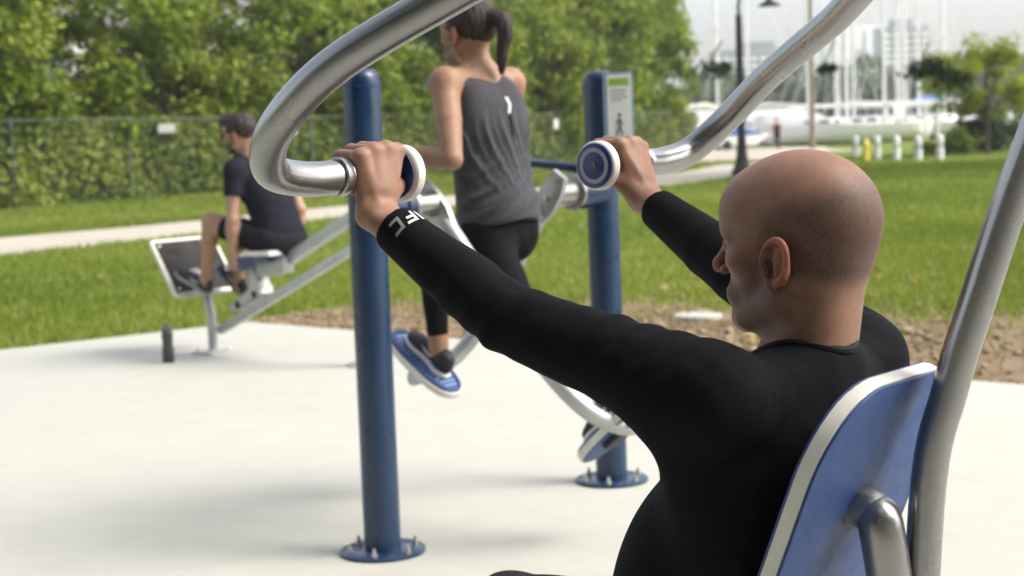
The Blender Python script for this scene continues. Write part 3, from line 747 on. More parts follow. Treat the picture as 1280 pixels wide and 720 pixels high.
    # leggings
    S = Sdf(); S.ell(Tw, (-.005, .004, -.50), (.104, .136, .115), .05)
    for q in (1, -1):
        kn, an = knees[q], ankles[q]
        S.ell(Fr(hips[q], FW, LW, UPZ), (-.018, -q*.012, -.02), (.072, .066, .09), .04)
        S.cap(hips[q]-LW*q*.008, hips[q]*.5+kn*.5, .080, .070, .03); S.cap(hips[q]*.5+kn*.5, kn, .070, .054, .006)
        c_ = kn*.65+an*.35; S.cap(kn, c_-FW*.012, .053, .052, .008); S.cap(c_-FW*.012, an-(kn-an)*.02, .052, .036, .008)
    lg = S
    for q in (1, -1):   # hem above each ankle
        an, kn = ankles[q], knees[q]; lg.cut(an+(kn-an)*.08, an-kn, .11, .004, .6)
    lg.mod = wrinkle(21, .0012, 90); lg.modr = .003
    cloth('leggings', lg, .005, M['legging'], body, flat((.008, .0078, .0098)))
    for q in (1, -1):
        foot = footR if q == -1 else footL; dn = norm(V(*(foot-LW*((foot-MID)@LW)))-(MID+UPZ*AZ)); fa = np.cross(dn, LW); fa = norm(fa if fa@FW > 0 else -fa)
        shoe(body, foot-fa*.085-dn*.005+UPZ*0, norm(fa+LW*.06*q), -dn, .245, ((.018, .018, .024), (.74, .74, .74)), 1, .004)
    # hair tied back
    S = Sdf(); k = s
    S.ell(H, (-.018*k, 0, .036*k), (.104*k, .084*k, .086*k), .01); S.ell(H, (-.058*k, 0, .008*k), (.056*k, .068*k, .062*k), .03)
    S.ell(H, (.098*k, 0, -.02*k), (.062*k, .085*k, .082*k), .012, 's')
    for q in (1, -1): S.ell(H, (.0, q*.084*k, -.04*k), (.036*k, .02*k, .042*k), .01, 's')
    S.plane(H(0, 0, -.058*k), norm(-H.u+H.f*.4), .01)
    S.sph(H(-.122*k, 0, .035*k), .022, .02)
    tail = catmull([H(-.125*k, 0, .035*k), H(-.165*k, .0, .02*k), H(-.175*k, .004, -.03*k), H(-.160*k, .008, -.10*k), H(-.150*k, .004, -.16*k)], 4)
    rr = np.linspace(.022, .008, len(tail))+.006*np.sin(np.linspace(0, 3.14, len(tail)))
    for i in range(len(tail)-1): S.cap(tail[i], tail[i+1], rr[i], rr[i+1], .012)
    S.mod = lambda p: .0014*np.sin((p@LW)*420+(p@UPZ)*30)+.001*np.sin((p@FW)*300); S.modr = .003
    cloth('ponytail_hair', S, .004, M['hair'], body, flat((.05, .03, .02)), 1)
# ================================================================== leg press and the man on it
BASE = G(267, 441); F3, L3 = dirs(50)
def Q(f, l, u): return BASE+F3*f+L3*l+UPZ*u
def leg_press():
    t = thing('leg_press', 'pale steel leg press with dark tilted foot plate and slanting beam', 'exercise machine', BASE)
    build('base_post', lambda bm: tube(bm, catmull([Q(0, 0, .01), Q(0, 0, .16), Q(.005, 0, .26), Q(.04, 0, .37), Q(.12, 0, .50)], 6), .030, 20), M['steel_pale'], t)
    bp = build('base_plate', lambda bm: box(bm, Q(0, 0, .006), F3, L3, UPZ, .10, .10, .006, .003), M['steel_pale'], t)
    for a in (-1, 1):
        for b in (-1, 1): build('bolt', lambda bm: lathe(bm, Q(.07*a, .07*b, .012), UPZ, [(0, 0), (0, .014), (.012, .012), (.022, .006), (.022, 0)], 6), M['bolt'], bp)
    rear = Q(-1.33, -.02, 0)
    build('rear_post', lambda bm: lathe(bm, rear, UPZ, [(0, 0), (0, .10), (.012, .10), (.012, .045), (1.10, .045), (1.13, .035), (1.14, 0)], 28), M['steel_pale'], t)
    def bar(bm, a, b, w, h):
        a, b = np.asarray(a), np.asarray(b); d = b-a; x = norm(d); y = norm(np.cross(UPZ, x)); z = np.cross(x, y); box(bm, (a+b)/2, x, y, z, np.linalg.norm(d)/2, w, h, .006)
    lo, hi = P(276, 413, 10.12), rear+UPZ*.70
    build('slanting_beam', lambda bm: bar(bm, lo, hi, .026, .026), M['steel_pale'], t)
    u0_ = P(352, 331, 9.78); u1_ = rear+UPZ*.88
    build('seat_arm', lambda bm: bar(bm, u0_, u1_, .038, .033), M['steel_pale'], t)
    d = norm(hi-lo); up = norm(np.cross(np.cross(d, UPZ), d)); cc = lo+d*.40
    car = build('carriage', lambda bm: (box(bm, cc+up*.075-d*.02, d, L3, up, .16, .055, .028, .005), box(bm, cc+up*.16+d*.09, d, L3, up, .05, .05, .07, .006)), M['steel_pale'], t)
    for s_ in (-.1, .08):
        build('roller', lambda bm: lathe(bm, cc+up*.068+d*s_-L3*.062, L3, [(0, 0), (0, .022), (.124, .022), (.124, 0)], 20), M['rubber'], car)
    # seat: a curved board, front edge down
    sc = P(333, 320, 9.80)
    prof = [(.215, -.070), (.17, -.022), (.10, .010), (.0, .026), (-.10, .028), (-.19, .030)]
    def seatfn(th0, th1, hw):
        def fn(bm):
            rows = []
            for f, u in prof: 
                k = hw*(1 if abs(f) < .15 else .88); rows.append([[sc+F3*f+L3*k*e+UPZ*(u+t_) for e in (-1, -.5, 0, .5, 1)] for t_ in (th0, th1)])
            vs = [[[bm.verts.new(p) for p in side] for side in r] for r in rows]
            for a, b in zip(vs, vs[1:]):
                for i in range(4): bm.faces.new((a[1][i], a[1][i+1], b[1][i+1], b[1][i])); bm.faces.new((a[0][i+1], a[0][i], b[0][i], b[0][i+1]))
                bm.faces.new((a[0][0], a[1][0], b[1][0], b[0][0])); bm.faces.new((a[1][4], a[0][4], b[0][4], b[1][4]))
            for r in (vs[0], vs[-1]): 
                for i in range(4): bm.faces.new((r[0][i], r[0][i+1], r[1][i+1], r[1][i]))
        return fn
    st = build('seat', seatfn(-.014, .014, .17), M['white_board'], t)
    build('seat_underside', seatfn(-.026, -.0145, .155), M['blue_board'], st)
    build('seat_bracket', lambda bm: (box(bm, sc-UPZ*.075-F3*.03, F3, L3, UPZ, .08, .05, .045, .008), box(bm, sc-UPZ*.05-F3*.15, F3, L3, UPZ, .05, .045, .05, .006)), M['steel_pale'], t)
    # foot plate
    n0 = norm(-F3*.83+UPZ*.55); lx = -L3; ly = norm(np.cross(n0, lx)); ly = ly if ly[2] > 0 else -ly
    tl = P(187, 301, 10.18); w, h = .52, .42
    o = tl+lx*w/2-ly*h/2
    fp = build('foot_plate', lambda bm: prism(bm, rrect(w, h, .02), lx, ly, -n0, o, .022, .004), M['white_board'], t)
    build('plate_face', lambda bm: prism(bm, rrect(w-.045, h-.045, .012), lx, ly, n0, o+n0*.0005, .004, .001), M['dark_plate'], fp)
    for a in (-1, 1):
        for b in (-1, 1): build('bolt', lambda bm: lathe(bm, o+lx*a*(w/2-.05)+ly*b*(h/2-.05)+n0*.0045, n0, [(0, 0), (0, .007), (.003, .006), (.003, 0)], 12), M['bolt'], fp)
    build('plate_support', lambda bm: (bar(bm, o-n0*.05, Q(.11, 0, .49), .03, .02), bar(bm, o-n0*.04-ly*.15, o-n0*.04+ly*.15, .03, .015)), M['steel_pale'], t)
    build('foot_peg', lambda bm: tube(bm, [Q(.055, -.17, .385), Q(.055, .17, .385)], .020, 16), M['steel_pale'], t)
    return sc
def man_two():
    sc = leg_press()
    HC = P(350, 297, 9.78); SMm = P(323, 213, 9.90)
    sh = {1: P(294, 215, 9.76), -1: P(356, 212, 10.04)}
    hips = {1: HC+L3*.095+UPZ*-.015, -1: HC-L3*.095-UPZ*.015}
    knees = {1: P(264, 277, 9.86), -1: P(296, 290, 10.12)}
    ank = {1: P(257, 347, 9.97), -1: P(299, 352, 10.10)}
    el = {1: P(291, 275, 9.70), -1: P(374, 262, 9.98)}
    hd = {1: P(291, 331, 9.72), -1: P(366, 322, 10.02)}
    wr = {1: P(290, 316, 9.71), -1: P(370, 309, 10.01)}
    spv = norm(SMm-HC); Tm = Fr(SMm, norm(F3+spv*-(F3@spv)), norm(sh[1]-sh[-1]), spv)
    fh, _ = dirs(72); hf = norm(fh-UPZ*.10); hl = norm(np.cross(UPZ, hf)); hu = np.cross(hf, hl)
    H = Fr(P(298, 167, 9.86), hf, hl, hu); s = 1.02; NB = P(308, 196, 9.9)
    S = Sdf(); head_sdf(S, H, s)
    S.cap(H(-.03*s, 0, -.045*s), NB-UPZ*.02, .056, .064, .03); S.cap(NB-UPZ*.02, SMm-spv*.06, .062, .09, .04)
    S.ell(Tm, (0, 0, -.17), (.085, .14, .16), .04); S.ell(Tm, (.0, 0, -.33), (.09, .13, .16), .04)
    for q in (1, -1):
        S.cap(SMm-spv*.02, sh[q], .04, .05, .03); S.cap(sh[q], el[q], .050, .040, .03); m_ = el[q]*.72+wr[q]*.28; S.cap(el[q], m_, .040, .041, .02); S.cap(m_, wr[q], .041, .028, .02)
        b_ = F3; w_ = wr[q]; h_ = hd[q]
        for i in range(4):      # fingers curled under the edge of the seat
            kx = h_+F3*(.03-.02*i)+UPZ*.012; S.cap(w_, kx, .022, .013, .014); mid_ = kx-UPZ*.030+L3*q*.006; S.cap(kx, mid_, .0105, .0095, .004); S.cap(mid_, mid_-UPZ*.014-L3*q*.022, .0095, .008, .003)
        S.cap(w_+F3*.015, h_+F3*.045-L3*q*.012, .016, .010, .008)
        S.cap(hips[q], knees[q], .085, .058, .04); c_ = knees[q]*.65+ank[q]*.35; S.cap(knees[q], c_, .054, .052, .02); S.cap(c_, ank[q], .050, .034, .02); S.cap(ank[q], ank[q]-UPZ*.04, .034, .034, .02)
    m1 = S.mesh(.0065, 1)
    body = finish_body('person', [m1], lambda v: head_col(v, H, s, (.34, .21, .14), (.030, .020, .015), (.03, .02, .015), bald=False, beard=.92), M['skin'], V(BASE[0], BASE[1], 0)+V(.45, -.4, 0))
    tag(body, 'bearded man in sunglasses, dark t-shirt and black shorts on the leg press', 'person')
    S = Sdf()
    S.ell(Tm, (-.014, 0, -.15), (.130, .178, .19), .05); S.ell(Tm, (-.012, 0, -.33), (.130, .164, .18), .06); S.ell(Tm, (-.01, 0, -.44), (.130, .170, .10), .05); S.cap(NB-UPZ*.02, SMm-spv*.06, .067, .11, .04)
    for q in (1, -1):
        S.cap(NB+L3*q*.03-UPZ*.01, sh[q], .05, .066, .04); e2 = sh[q]*.45+el[q]*.55; S.cap(sh[q], e2, .066, .060, .035)
        d = norm(el[q]-sh[q]); S.cut(e2-d*.02+L3*q*.03, d, .088, .004, .45)
    S.cut(NB+UPZ*.012, UPZ*.9+F3*.3, .105, .006, .75)
    w0 = wrinkle(31, .005, 26, (1, 1, .6)); w1 = wrinkle(33, .002, 70); S.mod = lambda p: w0(p)+w1(p); S.modr = .01
    cloth('t_shirt', S, .0065, M['dark_tee'], body, flat((.017, .018, .026)))
    S = Sdf(); S.ell(Tm, (0, 0, -.49), (.135, .172, .11), .05)
    for q in (1, -1):
        S.cap(hips[q], hips[q]*.2+knees[q]*.8, .100, .078, .05)
        d = norm(knees[q]-hips[q]); c_ = hips[q]*.22+knees[q]*.78; S.cut(c_, d, .13, .004, .6)
    w2 = wrinkle(35, .005, 30); S.mod = w2; S.modr = .008
    cloth('shorts', S, .0065, M['dark_tee'], body, flat((.018, .018, .022)))
    # shoes: left one tipped up on the peg, right one hanging
    f1 = norm(P(226, 345, 10.06)-P(260, 368, 9.99)); up1 = norm(knees[1]-ank[1])
    shoe(body, P(262, 370, 9.985), f1, norm(up1+UPZ*.1-f1*.2), .28, ((.028, .027, .03), (.30, .29, .28)), 1, .005)
    f2 = norm(P(283, 341, 10.2)-P(306, 368, 10.1)); shoe(body, P(303, 371, 10.10), f2, norm(UPZ+F3*-.6), .28, ((.028, .027, .03), (.16, .16, .16)), 1, .005)
    # hair, cut short
    S = Sdf(); k = s
    S.ell(H, (-.014*k, 0, .040*k), (.106*k, .084*k, .087*k), .01); S.ell(H, (-.060*k, 0, .010*k), (.056*k, .068*k, .058*k), .03); S.ell(H, (.05*k, 0, .085*k), (.055*k, .06*k, .038*k), .03)
    S.ell(H, (.094*k, 0, -.03*k), (.062*k, .1*k, .088*k), .01, 's')
    for q in (1, -1): S.ell(H, (.004, q*.088*k, -.04*k), (.030*k, .024*k, .045*k), .008, 's')
    S.plane(H(0, 0, -.045*k), norm(-H.u-H.f*.1), .012)
    w3 = wrinkle(41, .004, 130); S.mod = w3; S.modr = .005
    cloth('short_hair', S, .005, M['hair'], body, flat((.03, .02, .015)), 1)
    def glasses(bm):
        for q in (1, -1):
            tube(bm, [H(.086*k, q*.062*k, .006*k), H(.04*k, q*.078*k, .006*k), H(-.01*k, q*.083*k, .004*k), H(-.022*k, q*.084*k, -.008*k)], .0035, 8)
            o = [(.0285*math.copysign(abs(math.cos(a))**.7, math.cos(a)), .021*math.copysign(abs(math.sin(a))**.7, math.sin(a))) for a in np.linspace(0, 6.283, 24, endpoint=False)]
            x = norm(H.l*.95-H.f*.30*q); nn = np.cross(x, H.u); prism(bm, o, x, H.u, nn, H(.092*k, q*.034*k, .0), .004)
        tube(bm, [H(.098*k, -.01*k, .008*k), H(.098*k, .01*k, .008*k)], .003, 8)
    build('sunglasses', glasses, M['lens'], body)
def bottle():
    b = G(211, 453); t = thing('water_bottle', 'dark grey water bottle standing on the concrete pad', 'bottle', b)
    build('bottle_body', lambda bm: lathe(bm, b, UPZ, [(0, 0), (0, .034), (.004, .037), (.07, .037), (.10, .033), (.125, .031), (.150, .034), (.178, .035), (.184, .030), (.184, 0)], 32), M['bottle'], t)
    build('bottle_cap', lambda bm: lathe(bm, b, UPZ, [(.1845, 0), (.1845, .033), (.212, .033), (.220, .026), (.224, .013), (.240, .012), (.241, 0)], 32), M['bottle_cap'], t)
M['bottle'] = mat('dark_grey_bottle', (.035, .036, .038), .35, 0, .12, 30); M['bottle_cap'] = mat('grey_bottle_cap', (.075, .078, .078), .5, 0, .12, 40)
air_walker(); woman(); man_two(); bottle()
# ================================================================== ground, paths, planting
PAD0 = G(312, 402)[:2]; PD1 = norm2(np.array([G(0, 437)[:2]-PAD0]))[0]; PD2 = norm2(np.array([G(1280, 480)[:2]-PAD0]))[0]
def hz(x, y):
    """ground height"""
    return 1.7*np.exp(-(((x-40)/11)**2+((y-82)/14)**2))+.25*np.exp(-(((x-14)/6)**2+((y-50)/12)**2))*0
def ground():
    m, nt, b = nodes('grass_and_soil')
    tc = nt.nodes.new('ShaderNodeTexCoord'); geo = tc.outputs['Object']
    g1 = ramp(nt, nz(nt, .35, 6, .65), [(.25, (.11, .15, .026)), (.5, (.15, .195, .035)), (.75, (.20, .23, .05))])
    g2 = ramp(nt, nz(nt, 9, 5, .7), [(.3, (.62, .66, .6)), (.7, (1.25, 1.2, 1.2))])
    grass = mix(nt, 1.0, g1, g2, 'MULTIPLY')
    soil = ramp(nt, nz(nt, 5, 8, .7), [(.2, (.10, .068, .040)), (.42, (.21, .150, .092)), (.6, (.30, .225, .145)), (.8, (.38, .30, .21))])
    def dist(px, py, nx, ny):    # signed distance to a line in the plane
        s = nt.nodes.new('ShaderNodeVectorMath'); s.operation = 'SUBTRACT'; nt.links.new(geo, s.inputs[0]); s.inputs[1].default_value = (px, py, 0)
        d = nt.nodes.new('ShaderNodeVectorMath'); d.operation = 'DOT_PRODUCT'; nt.links.new(s.outputs[0], d.inputs[0]); d.inputs[1].default_value = (nx, ny, 0); return d.outputs['Value']
    def math_(op, a, c, clamp=False):
        n = nt.nodes.new('ShaderNodeMath'); n.operation = op; n.use_clamp = clamp
        for i, v in enumerate((a, c)):
            if isinstance(v, (int, float)): n.inputs[i].default_value = v
            else: nt.links.new(v, n.inputs[i])
        return n.outputs[0]
    n2 = V(-PD2[1], PD2[0]); n2 = n2 if n2[1] > 0 else -n2       # outward from the right edge
    n1 = V(-PD1[1], PD1[0]); n1 = n1 if n1[1] > 0 else -n1
    ns = nz(nt, 1.3, 6, .65)
    def band(d, w):   # 1 near the edge, noisy border
        return math_('MULTIPLY', math_('SUBTRACT', math_('ADD', w, math_('MULTIPLY', math_('SUBTRACT', ns, .5), 3.2)), d), 3.0, True)
    ax1 = dist(PAD0[0], PAD0[1], PD2[0], PD2[1])
    b2 = band(dist(PAD0[0], PAD0[1], n2[0], n2[1]), math_('ADD', 1.75, math_('MULTIPLY', math_('MINIMUM', ax1, 6.0), .15)))
    b1 = band(dist(PAD0[0], PAD0[1], n1[0], n1[1]), .12)
    in2 = math_('MULTIPLY', math_('ADD', ax1, .6), 2.0, True)
    m_ = math_('MAXIMUM', math_('MULTIPLY', b2, in2), math_('MULTIPLY', b1, .8))
    # bare patches
    for (px, py, r) in ((845, 328, .42), (1110, 372, .30), (1225, 280, .5), (1010, 300, .4)):
        q = G(px, py); s = nt.nodes.new('ShaderNodeVectorMath'); s.operation = 'DISTANCE'; nt.links.new(geo, s.inputs[0]); s.inputs[1].default_value = (q[0], q[1], 0)
        m_ = math_('MAXIMUM', m_, math_('MULTIPLY', math_('SUBTRACT', math_('ADD', r, math_('MULTIPLY', math_('SUBTRACT', ns, .5), 1.4)), s.outputs['Value']), 3.0, True))
    nt.links.new(mix(nt, m_, grass, soil), b.inputs['Base Color']); b.inputs['Roughness'].default_value = .95; b.inputs['Specular IOR Level'].default_value = .1
    bump(nt, b, nz(nt, 14, 8, .7), .9, .05)
    ys = np.concatenate([np.linspace(-40, 6, 12), np.linspace(6.5, 140, 130), np.geomspace(145, 4000, 22)]); xs = np.concatenate([-np.geomspace(3000, 42, 16), np.linspace(-40, 60, 120), np.geomspace(62, 3000, 16)])
    X, Y = np.meshgrid(xs, ys); Z = hz(X, Y)-.035
    v = np.stack([X, Y, Z], -1).reshape(-1, 3); w = len(xs); i = np.arange(len(ys)-1)[:, None]*w+np.arange(w-1)[None]; i = i.ravel()
    f = np.stack([i, i+1, i+w+1, i+w], 1)
    struct(link('ground', fastmesh('ground', v, f), m))
    return n1, n2
N1, N2 = ground()
def pad():
    m, nt, b = nodes('brushed_concrete')
    c = ramp(nt, nz(nt, .55, 6, .55), [(.3, (.385, .380, .335)), (.7, (.42, .415, .365))])
    c = mix(nt, .35, c, ramp(nt, nz(nt, 5, 8, .7), [(.35, (.36, .355, .31)), (.6, (.43, .425, .375))]))
    st = ramp(nt, nz(nt, 1.7, 8, .72, stretch=(1, 2.2, 1)), [(.26, (.86, .85, .81)), (.42, (1, 1, 1))])
    nt.links.new(mix(nt, .55, c, mix(nt, 1.0, c, st, 'MULTIPLY')), b.inputs['Base Color']); b.inputs['Roughness'].default_value = .85; b.inputs['Specular IOR Level'].default_value = .25
    bump(nt, b, nz(nt, 120, 5), .12, .002)
    def fn(bm):
        o = V(PAD0[0], PAD0[1], 0); d1 = V(*PD1, 0); d2 = V(*PD2, 0)
        prism(bm, [(0, 0), (16, 0), (16, 14), (0, 14)], d1, d2, -UPZ, o, .16, .012)
    struct(build('concrete_pad', fn, m))
pad()
def path():
    m = mat('pale_path_concrete', (.40, .36, .30), .9, 0, .12, 1.2, .2, 40, .003, spec=.2)
    near = [G(-420, 372), G(-160, 337), G(0, 318), G(200, 297), G(420, 272), G(640, 250), G(780, 238), G(860, 229), G(915, 221), G(985, 207), G(1010, 200)]
    far = [G(-420, 338), G(-160, 311), G(0, 296), G(200, 279), G(420, 257), G(640, 236.5), G(780, 224), G(860, 213), G(885, 208.5), G(897, 206), G(905, 204)]
    a, b = catmull(near, 6), catmull(far, 6); n = len(a)
    v = np.array([p+V(0, 0, -.018) for p in a]+[p+V(0, 0, -.018) for p in b]); f = np.array([(i, i+1, n+i+1, n+i) for i in range(n-1)])
    struct(link('path', fastmesh('path', v, f), m))
    # promenade in front of the boats
    q = [G(868, 203), G(1012, 199), G(1040, 189), G(1240, 182), G(1240, 178), G(870, 186)]
    v = np.array([p+V(0, 0, -.014) for p in q]); bm = bmesh.new(); bm.faces.new([bm.verts.new(p) for p in v])
    struct(link('pavement', bm_mesh('pavement', bm), m))
path()
def water():
    m = mat('harbour_water', (.10, .13, .13), .25, 0, .1, .1, .3, .8, .05)
    bm = bmesh.new(); bm.faces.new([bm.verts.new(p) for p in ((-60, 150, -.008), (160, 150, -.008), (300, 520, -.008), (-120, 520, -.008))])
    struct(link('water', bm_mesh('water', bm), m))
water()
def in_path(x, y):
    # rough test with image-row bounds of the path
    return False
PATHPOLY = None
def leaves(cen, nrm, size, name, m, parent=None, tone=None, aspect=.55, origin=None, fold=.25):
    """leaf-sized bent rhombs at cen"""
    n = len(cen); a = norm2(rng.normal(size=(n, 3))); nrm = norm2(nrm+1e-6); t = norm2(np.cross(nrm, a)); b = np.cross(nrm, t)
    s = (size*rng.uniform(.6, 1.35, n))[:, None] if not hasattr(size, 'shape') else size[:, None]
    v = np.stack([cen-t*s, cen+b*s*aspect+nrm*s*fold*.5, cen+t*s, cen-b*s*aspect+nrm*s*fold*.5], 1).reshape(-1, 3)
    f = np.arange(4*n).reshape(-1, 4)
    c = np.repeat((tone if tone is not None else rng.random(n)), 4)[:, None]*np.ones((1, 3))
    return link(name, fastmesh(name, v, f, False, c), m, parent, origin)
M['hedge_leaf'] = mat_leaf('hedge_leaf', [(.055, .085, .008), (.11, .155, .012), (.19, .24, .020), (.27, .31, .04)])
M['vine_leaf'] = mat_leaf('vine_leaf', [(.08, .11, .016), (.135, .175, .022), (.195, .23, .034), (.26, .28, .05)])
M['tree_leaf'] = mat_leaf('tree_leaf', [(.06, .095, .008), (.12, .175, .014), (.20, .26, .022), (.28, .33, .04)])
M['lime_leaf'] = mat_leaf('lime_leaf', [(.13, .16, .014), (.21, .25, .02), (.31, .35, .03), (.40, .42, .05)], .6, .55)
M['dark_leaf'] = mat_leaf('dark_leaf', [(.014, .026, .008), (.024, .042, .011), (.04, .06, .016), (.055, .075, .02)])
M['bark'] = mat('grey_brown_bark', (.10, .075, .055), .9, 0, .35, 6, .8, 30, .02, stretch=(1, 1, .2))
def crown_pts(n, clumps, centre, rad, lean=None, inner=.55, cs=.36):
    """clumps of leaves scattered through an ellipsoid, denser towards its skin"""
    cd = norm2(rng.normal(size=(clumps, 3))); cr = rng.uniform(inner, 1.0, clumps)**.6
    cc = cd*cr[:, None]*np.array(rad); k = rng.integers(0, clumps, n)
    r = rng.uniform(.55, 1.35, clumps)*cs*min(rad)
    d = norm2(rng.normal(size=(n, 3))); p = cc[k]+d*(rng.random(n)**.45*r[k])[:, None]*np.array((1, 1, .75))
    tone = np.clip(rng.normal(.52, .16, n)+rng.normal(0, .17, clumps)[k], 0, 1)
    nr = d*.5+np.array((0, 0, .8))+rng.normal(size=(n, 3))*.55
    return p+np.array(centre), nr, tone
def tree_obj(name, label, cat, loc, h, rad, crown_z, n, clumps, leafm, size, trunk_r=.12, group=None, limbs=5, inner=.55, cs=.36):
    t = thing(name, label, cat, loc, group); loc = np.asarray(loc, float)
    c = loc+V(0, 0, crown_z)
    def tr(bm):
        pts = [loc+V(0, 0, -.1), loc+V(.03*h*.3, .0, h*.2), loc+V(-.02*h*.3, .02, h*.45), loc+V(.02, 0, h*.75)]
        tube(bm, catmull(pts, 5), list(np.linspace(trunk_r*1.25, trunk_r*.35, 16)), 10)
        for i in range(limbs):
            a = 6.283*i/limbs+rng.uniform(-.4, .4); s = loc+V(0, 0, h*rng.uniform(.22, .5)); e = c+V(math.cos(a)*rad[0]*.7, math.sin(a)*rad[1]*.7, rng.uniform(-.3, .5)*rad[2])
            tube(bm, catmull([s, s*.5+e*.5+V(0, 0, .12*h*.3), e], 5), list(np.linspace(trunk_r*.55, trunk_r*.12, 11)), 7)
    build('trunk', tr, M['bark'], t)
    p, nr, tone = crown_pts(n, clumps, c, rad, inner=inner, cs=cs)
    p[:, 2] = np.maximum(p[:, 2], loc[2]+.1)
    leaves(p, nr, size, 'crown', leafm, t, tone)
    return t
def copy_tree(o, loc, rz, scale, label, group):
    r = o.copy(); COL.objects.link(r); r.location = loc; r.rotation_euler = (0, 0, rz); r.scale = scale; r['label'] = label; r['group'] = group
    for ch in o.children:
        c = ch.copy(); COL.objects.link(c); c.parent = r
        c.matrix_parent_inverse = ch.matrix_parent_inverse
    return r
# ------------------------------------------------------------------ fence, vines and the tall hedge trees
FA = G(-330, 296); FA = G(0, 262)[:2]; FB = V(8.9, 79.0); FD = FB-FA; FLEN = np.linalg.norm(FD); FD = FD/FLEN; FN = V(-FD[1], FD[0])
if FN[1] < 0: FN = -FN
def fpos(s, off=0): q = FA+FD*s+FN*off; return V(q[0], q[1], 0)
FH = 2.12
def fence():
    t = thing('chain_link_fence', 'green chain link fence overgrown with vines below the tall hedge trees', 'fence', fpos(0))
    m = mat('green_coated_wire', (.045, .07, .04), .6, 0, .12, 20); mp = mat('grey_green_post', (.06, .08, .05), .8, 0, .15, 10)
    s = -16.6; k = 0
    x0 = 2.35
    while s < FLEN+.1:
        if True:
            p = fpos(s, -.32); build('fence_post', lambda bm: lathe(bm, p, UPZ, [(-.1, .0), (-.1, .05), (FH+.05, .05), (FH+.09, .03), (FH+.1, 0)], 12), mp, t)
        s += 4.2
    build('top_rail', lambda bm: tube(bm, [fpos(-16.6, -.32)+UPZ*FH, fpos(FLEN, -.32)+UPZ*FH], .034, 10), mp, t)
    def mesh_(bm):   # woven wire, coarse diagonals
        d = V(*FD, 0); L = FLEN+16.6; st = .22
        for i in range(int((L+FH)/st)):
            for sg in (1, -1):
                a = i*st-FH; b = a+FH; za, zb = (0, FH) if sg > 0 else (FH, 0)
                if a < 0: za += (zb-za)*(-a/FH); a = 0
                if b > L: zb = za+(zb-za)*((L-a)/(b-a)); b = L
                if b <= a: continue
                pa, pb = fpos(a-16.6, -.32)+UPZ*za, fpos(b-16.6, -.32)+UPZ*zb; w = V(0, 0, .0045); n = V(*FN, 0)*.004
                q = [bm.verts.new(x) for x in (pa-w, pb-w, pb+w, pa+w)]; bm.faces.new(q)
    wm = build('wire_mesh', mesh_, m, t)
    for (px, py, w, h, mm, lab) in ((695, 155, .36, .40, 'white_print', None), (366, 161, .34, .36, 'white_print', None), (208, 160, .72, .24, 'plate_grey', None)):
        sgn = V(*FD, 0); n = -V(*FN, 0)
        # place on the fence line
        best = min(np.linspace(-10, FLEN, 1200), key=lambda s_: abs(px_of(fpos(s_, -.38)+UPZ*1.9)[0]-px)); p = fpos(best, -.38)
        z = min(np.linspace(.4, 2.2, 120), key=lambda z_: abs(px_of(p+UPZ*z_)[1]-py)); p = p+UPZ*z
        build('notice_plate', lambda bm: prism(bm, rrect(w, h, .03), sgn, UPZ, n, p, .012), M[mm], t)
    return t
def px_of(w):
    v = np.asarray(w, float)-CAM; return 640+FPX*(v@_ri)/(v@_fw), 360-FPX*(v@_up)/(v@_fw)
M['plate_grey'] = mat('grey_plate', (.30, .31, .29), .6, 0, .1, 10)
fence()
def vines():
    n = 52000; s = rng.uniform(-17, FLEN+1, n); z = rng.random(n)**.9*2.15
    dens = .5+.5*np.sin(s*1.1+np.sin(s*.37)*2)*np.sin(z*2.2+s*.6)
    bulge = .22+.28*(.5+.5*np.sin(s*1.7+1.3*np.sin(z*2)))*(1.1-z/2.6)
    off = rng.normal(0, .30, n)*.5+(bulge-.25)*-.8
    keep = rng.random(n) < .55+.45*dens; s, z, off = s[keep], z[keep], off[keep]
    q = FA[None]+FD[None]*s[:, None]+FN[None]*off[:, None]; c = np.stack([q[:, 0], q[:, 1], z], 1)
    nr = np.stack([-FN[0]*np.ones(len(s)), -FN[1]*np.ones(len(s)), .7*np.ones(len(s))], 1)+rng.normal(size=(len(s), 3))*.6
    tone = np.clip(.42+.22*np.sin(s*.8+np.sin(z*2.3+s*.5)*1.5)+rng.normal(0, .17, len(s)), 0, 1)
    o = leaves(c, nr, .085, 'vines', M['vine_leaf'], None, tone, .75); struct(o, 'stuff'); o['label'] = 'green vines covering the chain link fence'
vines()
def hedge():
    protos = []
    specs = [(6.6, (2.3, 2.2, 3.4), 3.5, 'hedge_leaf'), (7.4, (2.5, 2.3, 3.7), 3.9, 'tree_leaf'), (6.0, (2.4, 2.2, 3.0), 3.2, 'hedge_leaf')]
    for i, (h, r, cz, lm) in enumerate(specs):
        protos.append(tree_obj('hedge_tree', '', 'tree', V(0, 0, 0), h, r, cz, 9500, 80, M[lm], .122, .10, 'tall hedge trees behind the fence', 4, .45, .34))
    n = 23; s0 = -13.0; st = (FLEN+13.0)/(n-1)
    words = {0: 'far left', }
    used = [False]*3
    for k in range(n):
        s = s0+st*k+rng.uniform(-.5, .5); off = 1.35+rng.uniform(-.15, .6); i = k % 3; sc = rng.uniform(.88, 1.12); f = 1.0+.25*s/FLEN
        if k in (9, ): sc *= .84
        px = int(round(px_of(fpos(s, off)+UPZ*2)[0]))
        lab = LAB[k]
        if not used[i]:
            o = protos[i]; used[i] = True; o.location = fpos(s, off); o.rotation_euler = (0, 0, rng.uniform(0, 6)); o.scale = (sc, sc, sc*f); o['label'] = lab
        else: copy_tree(protos[i], fpos(s, off), rng.uniform(0, 6.28), (sc, sc, sc*f), lab, 'tall hedge trees behind the fence')
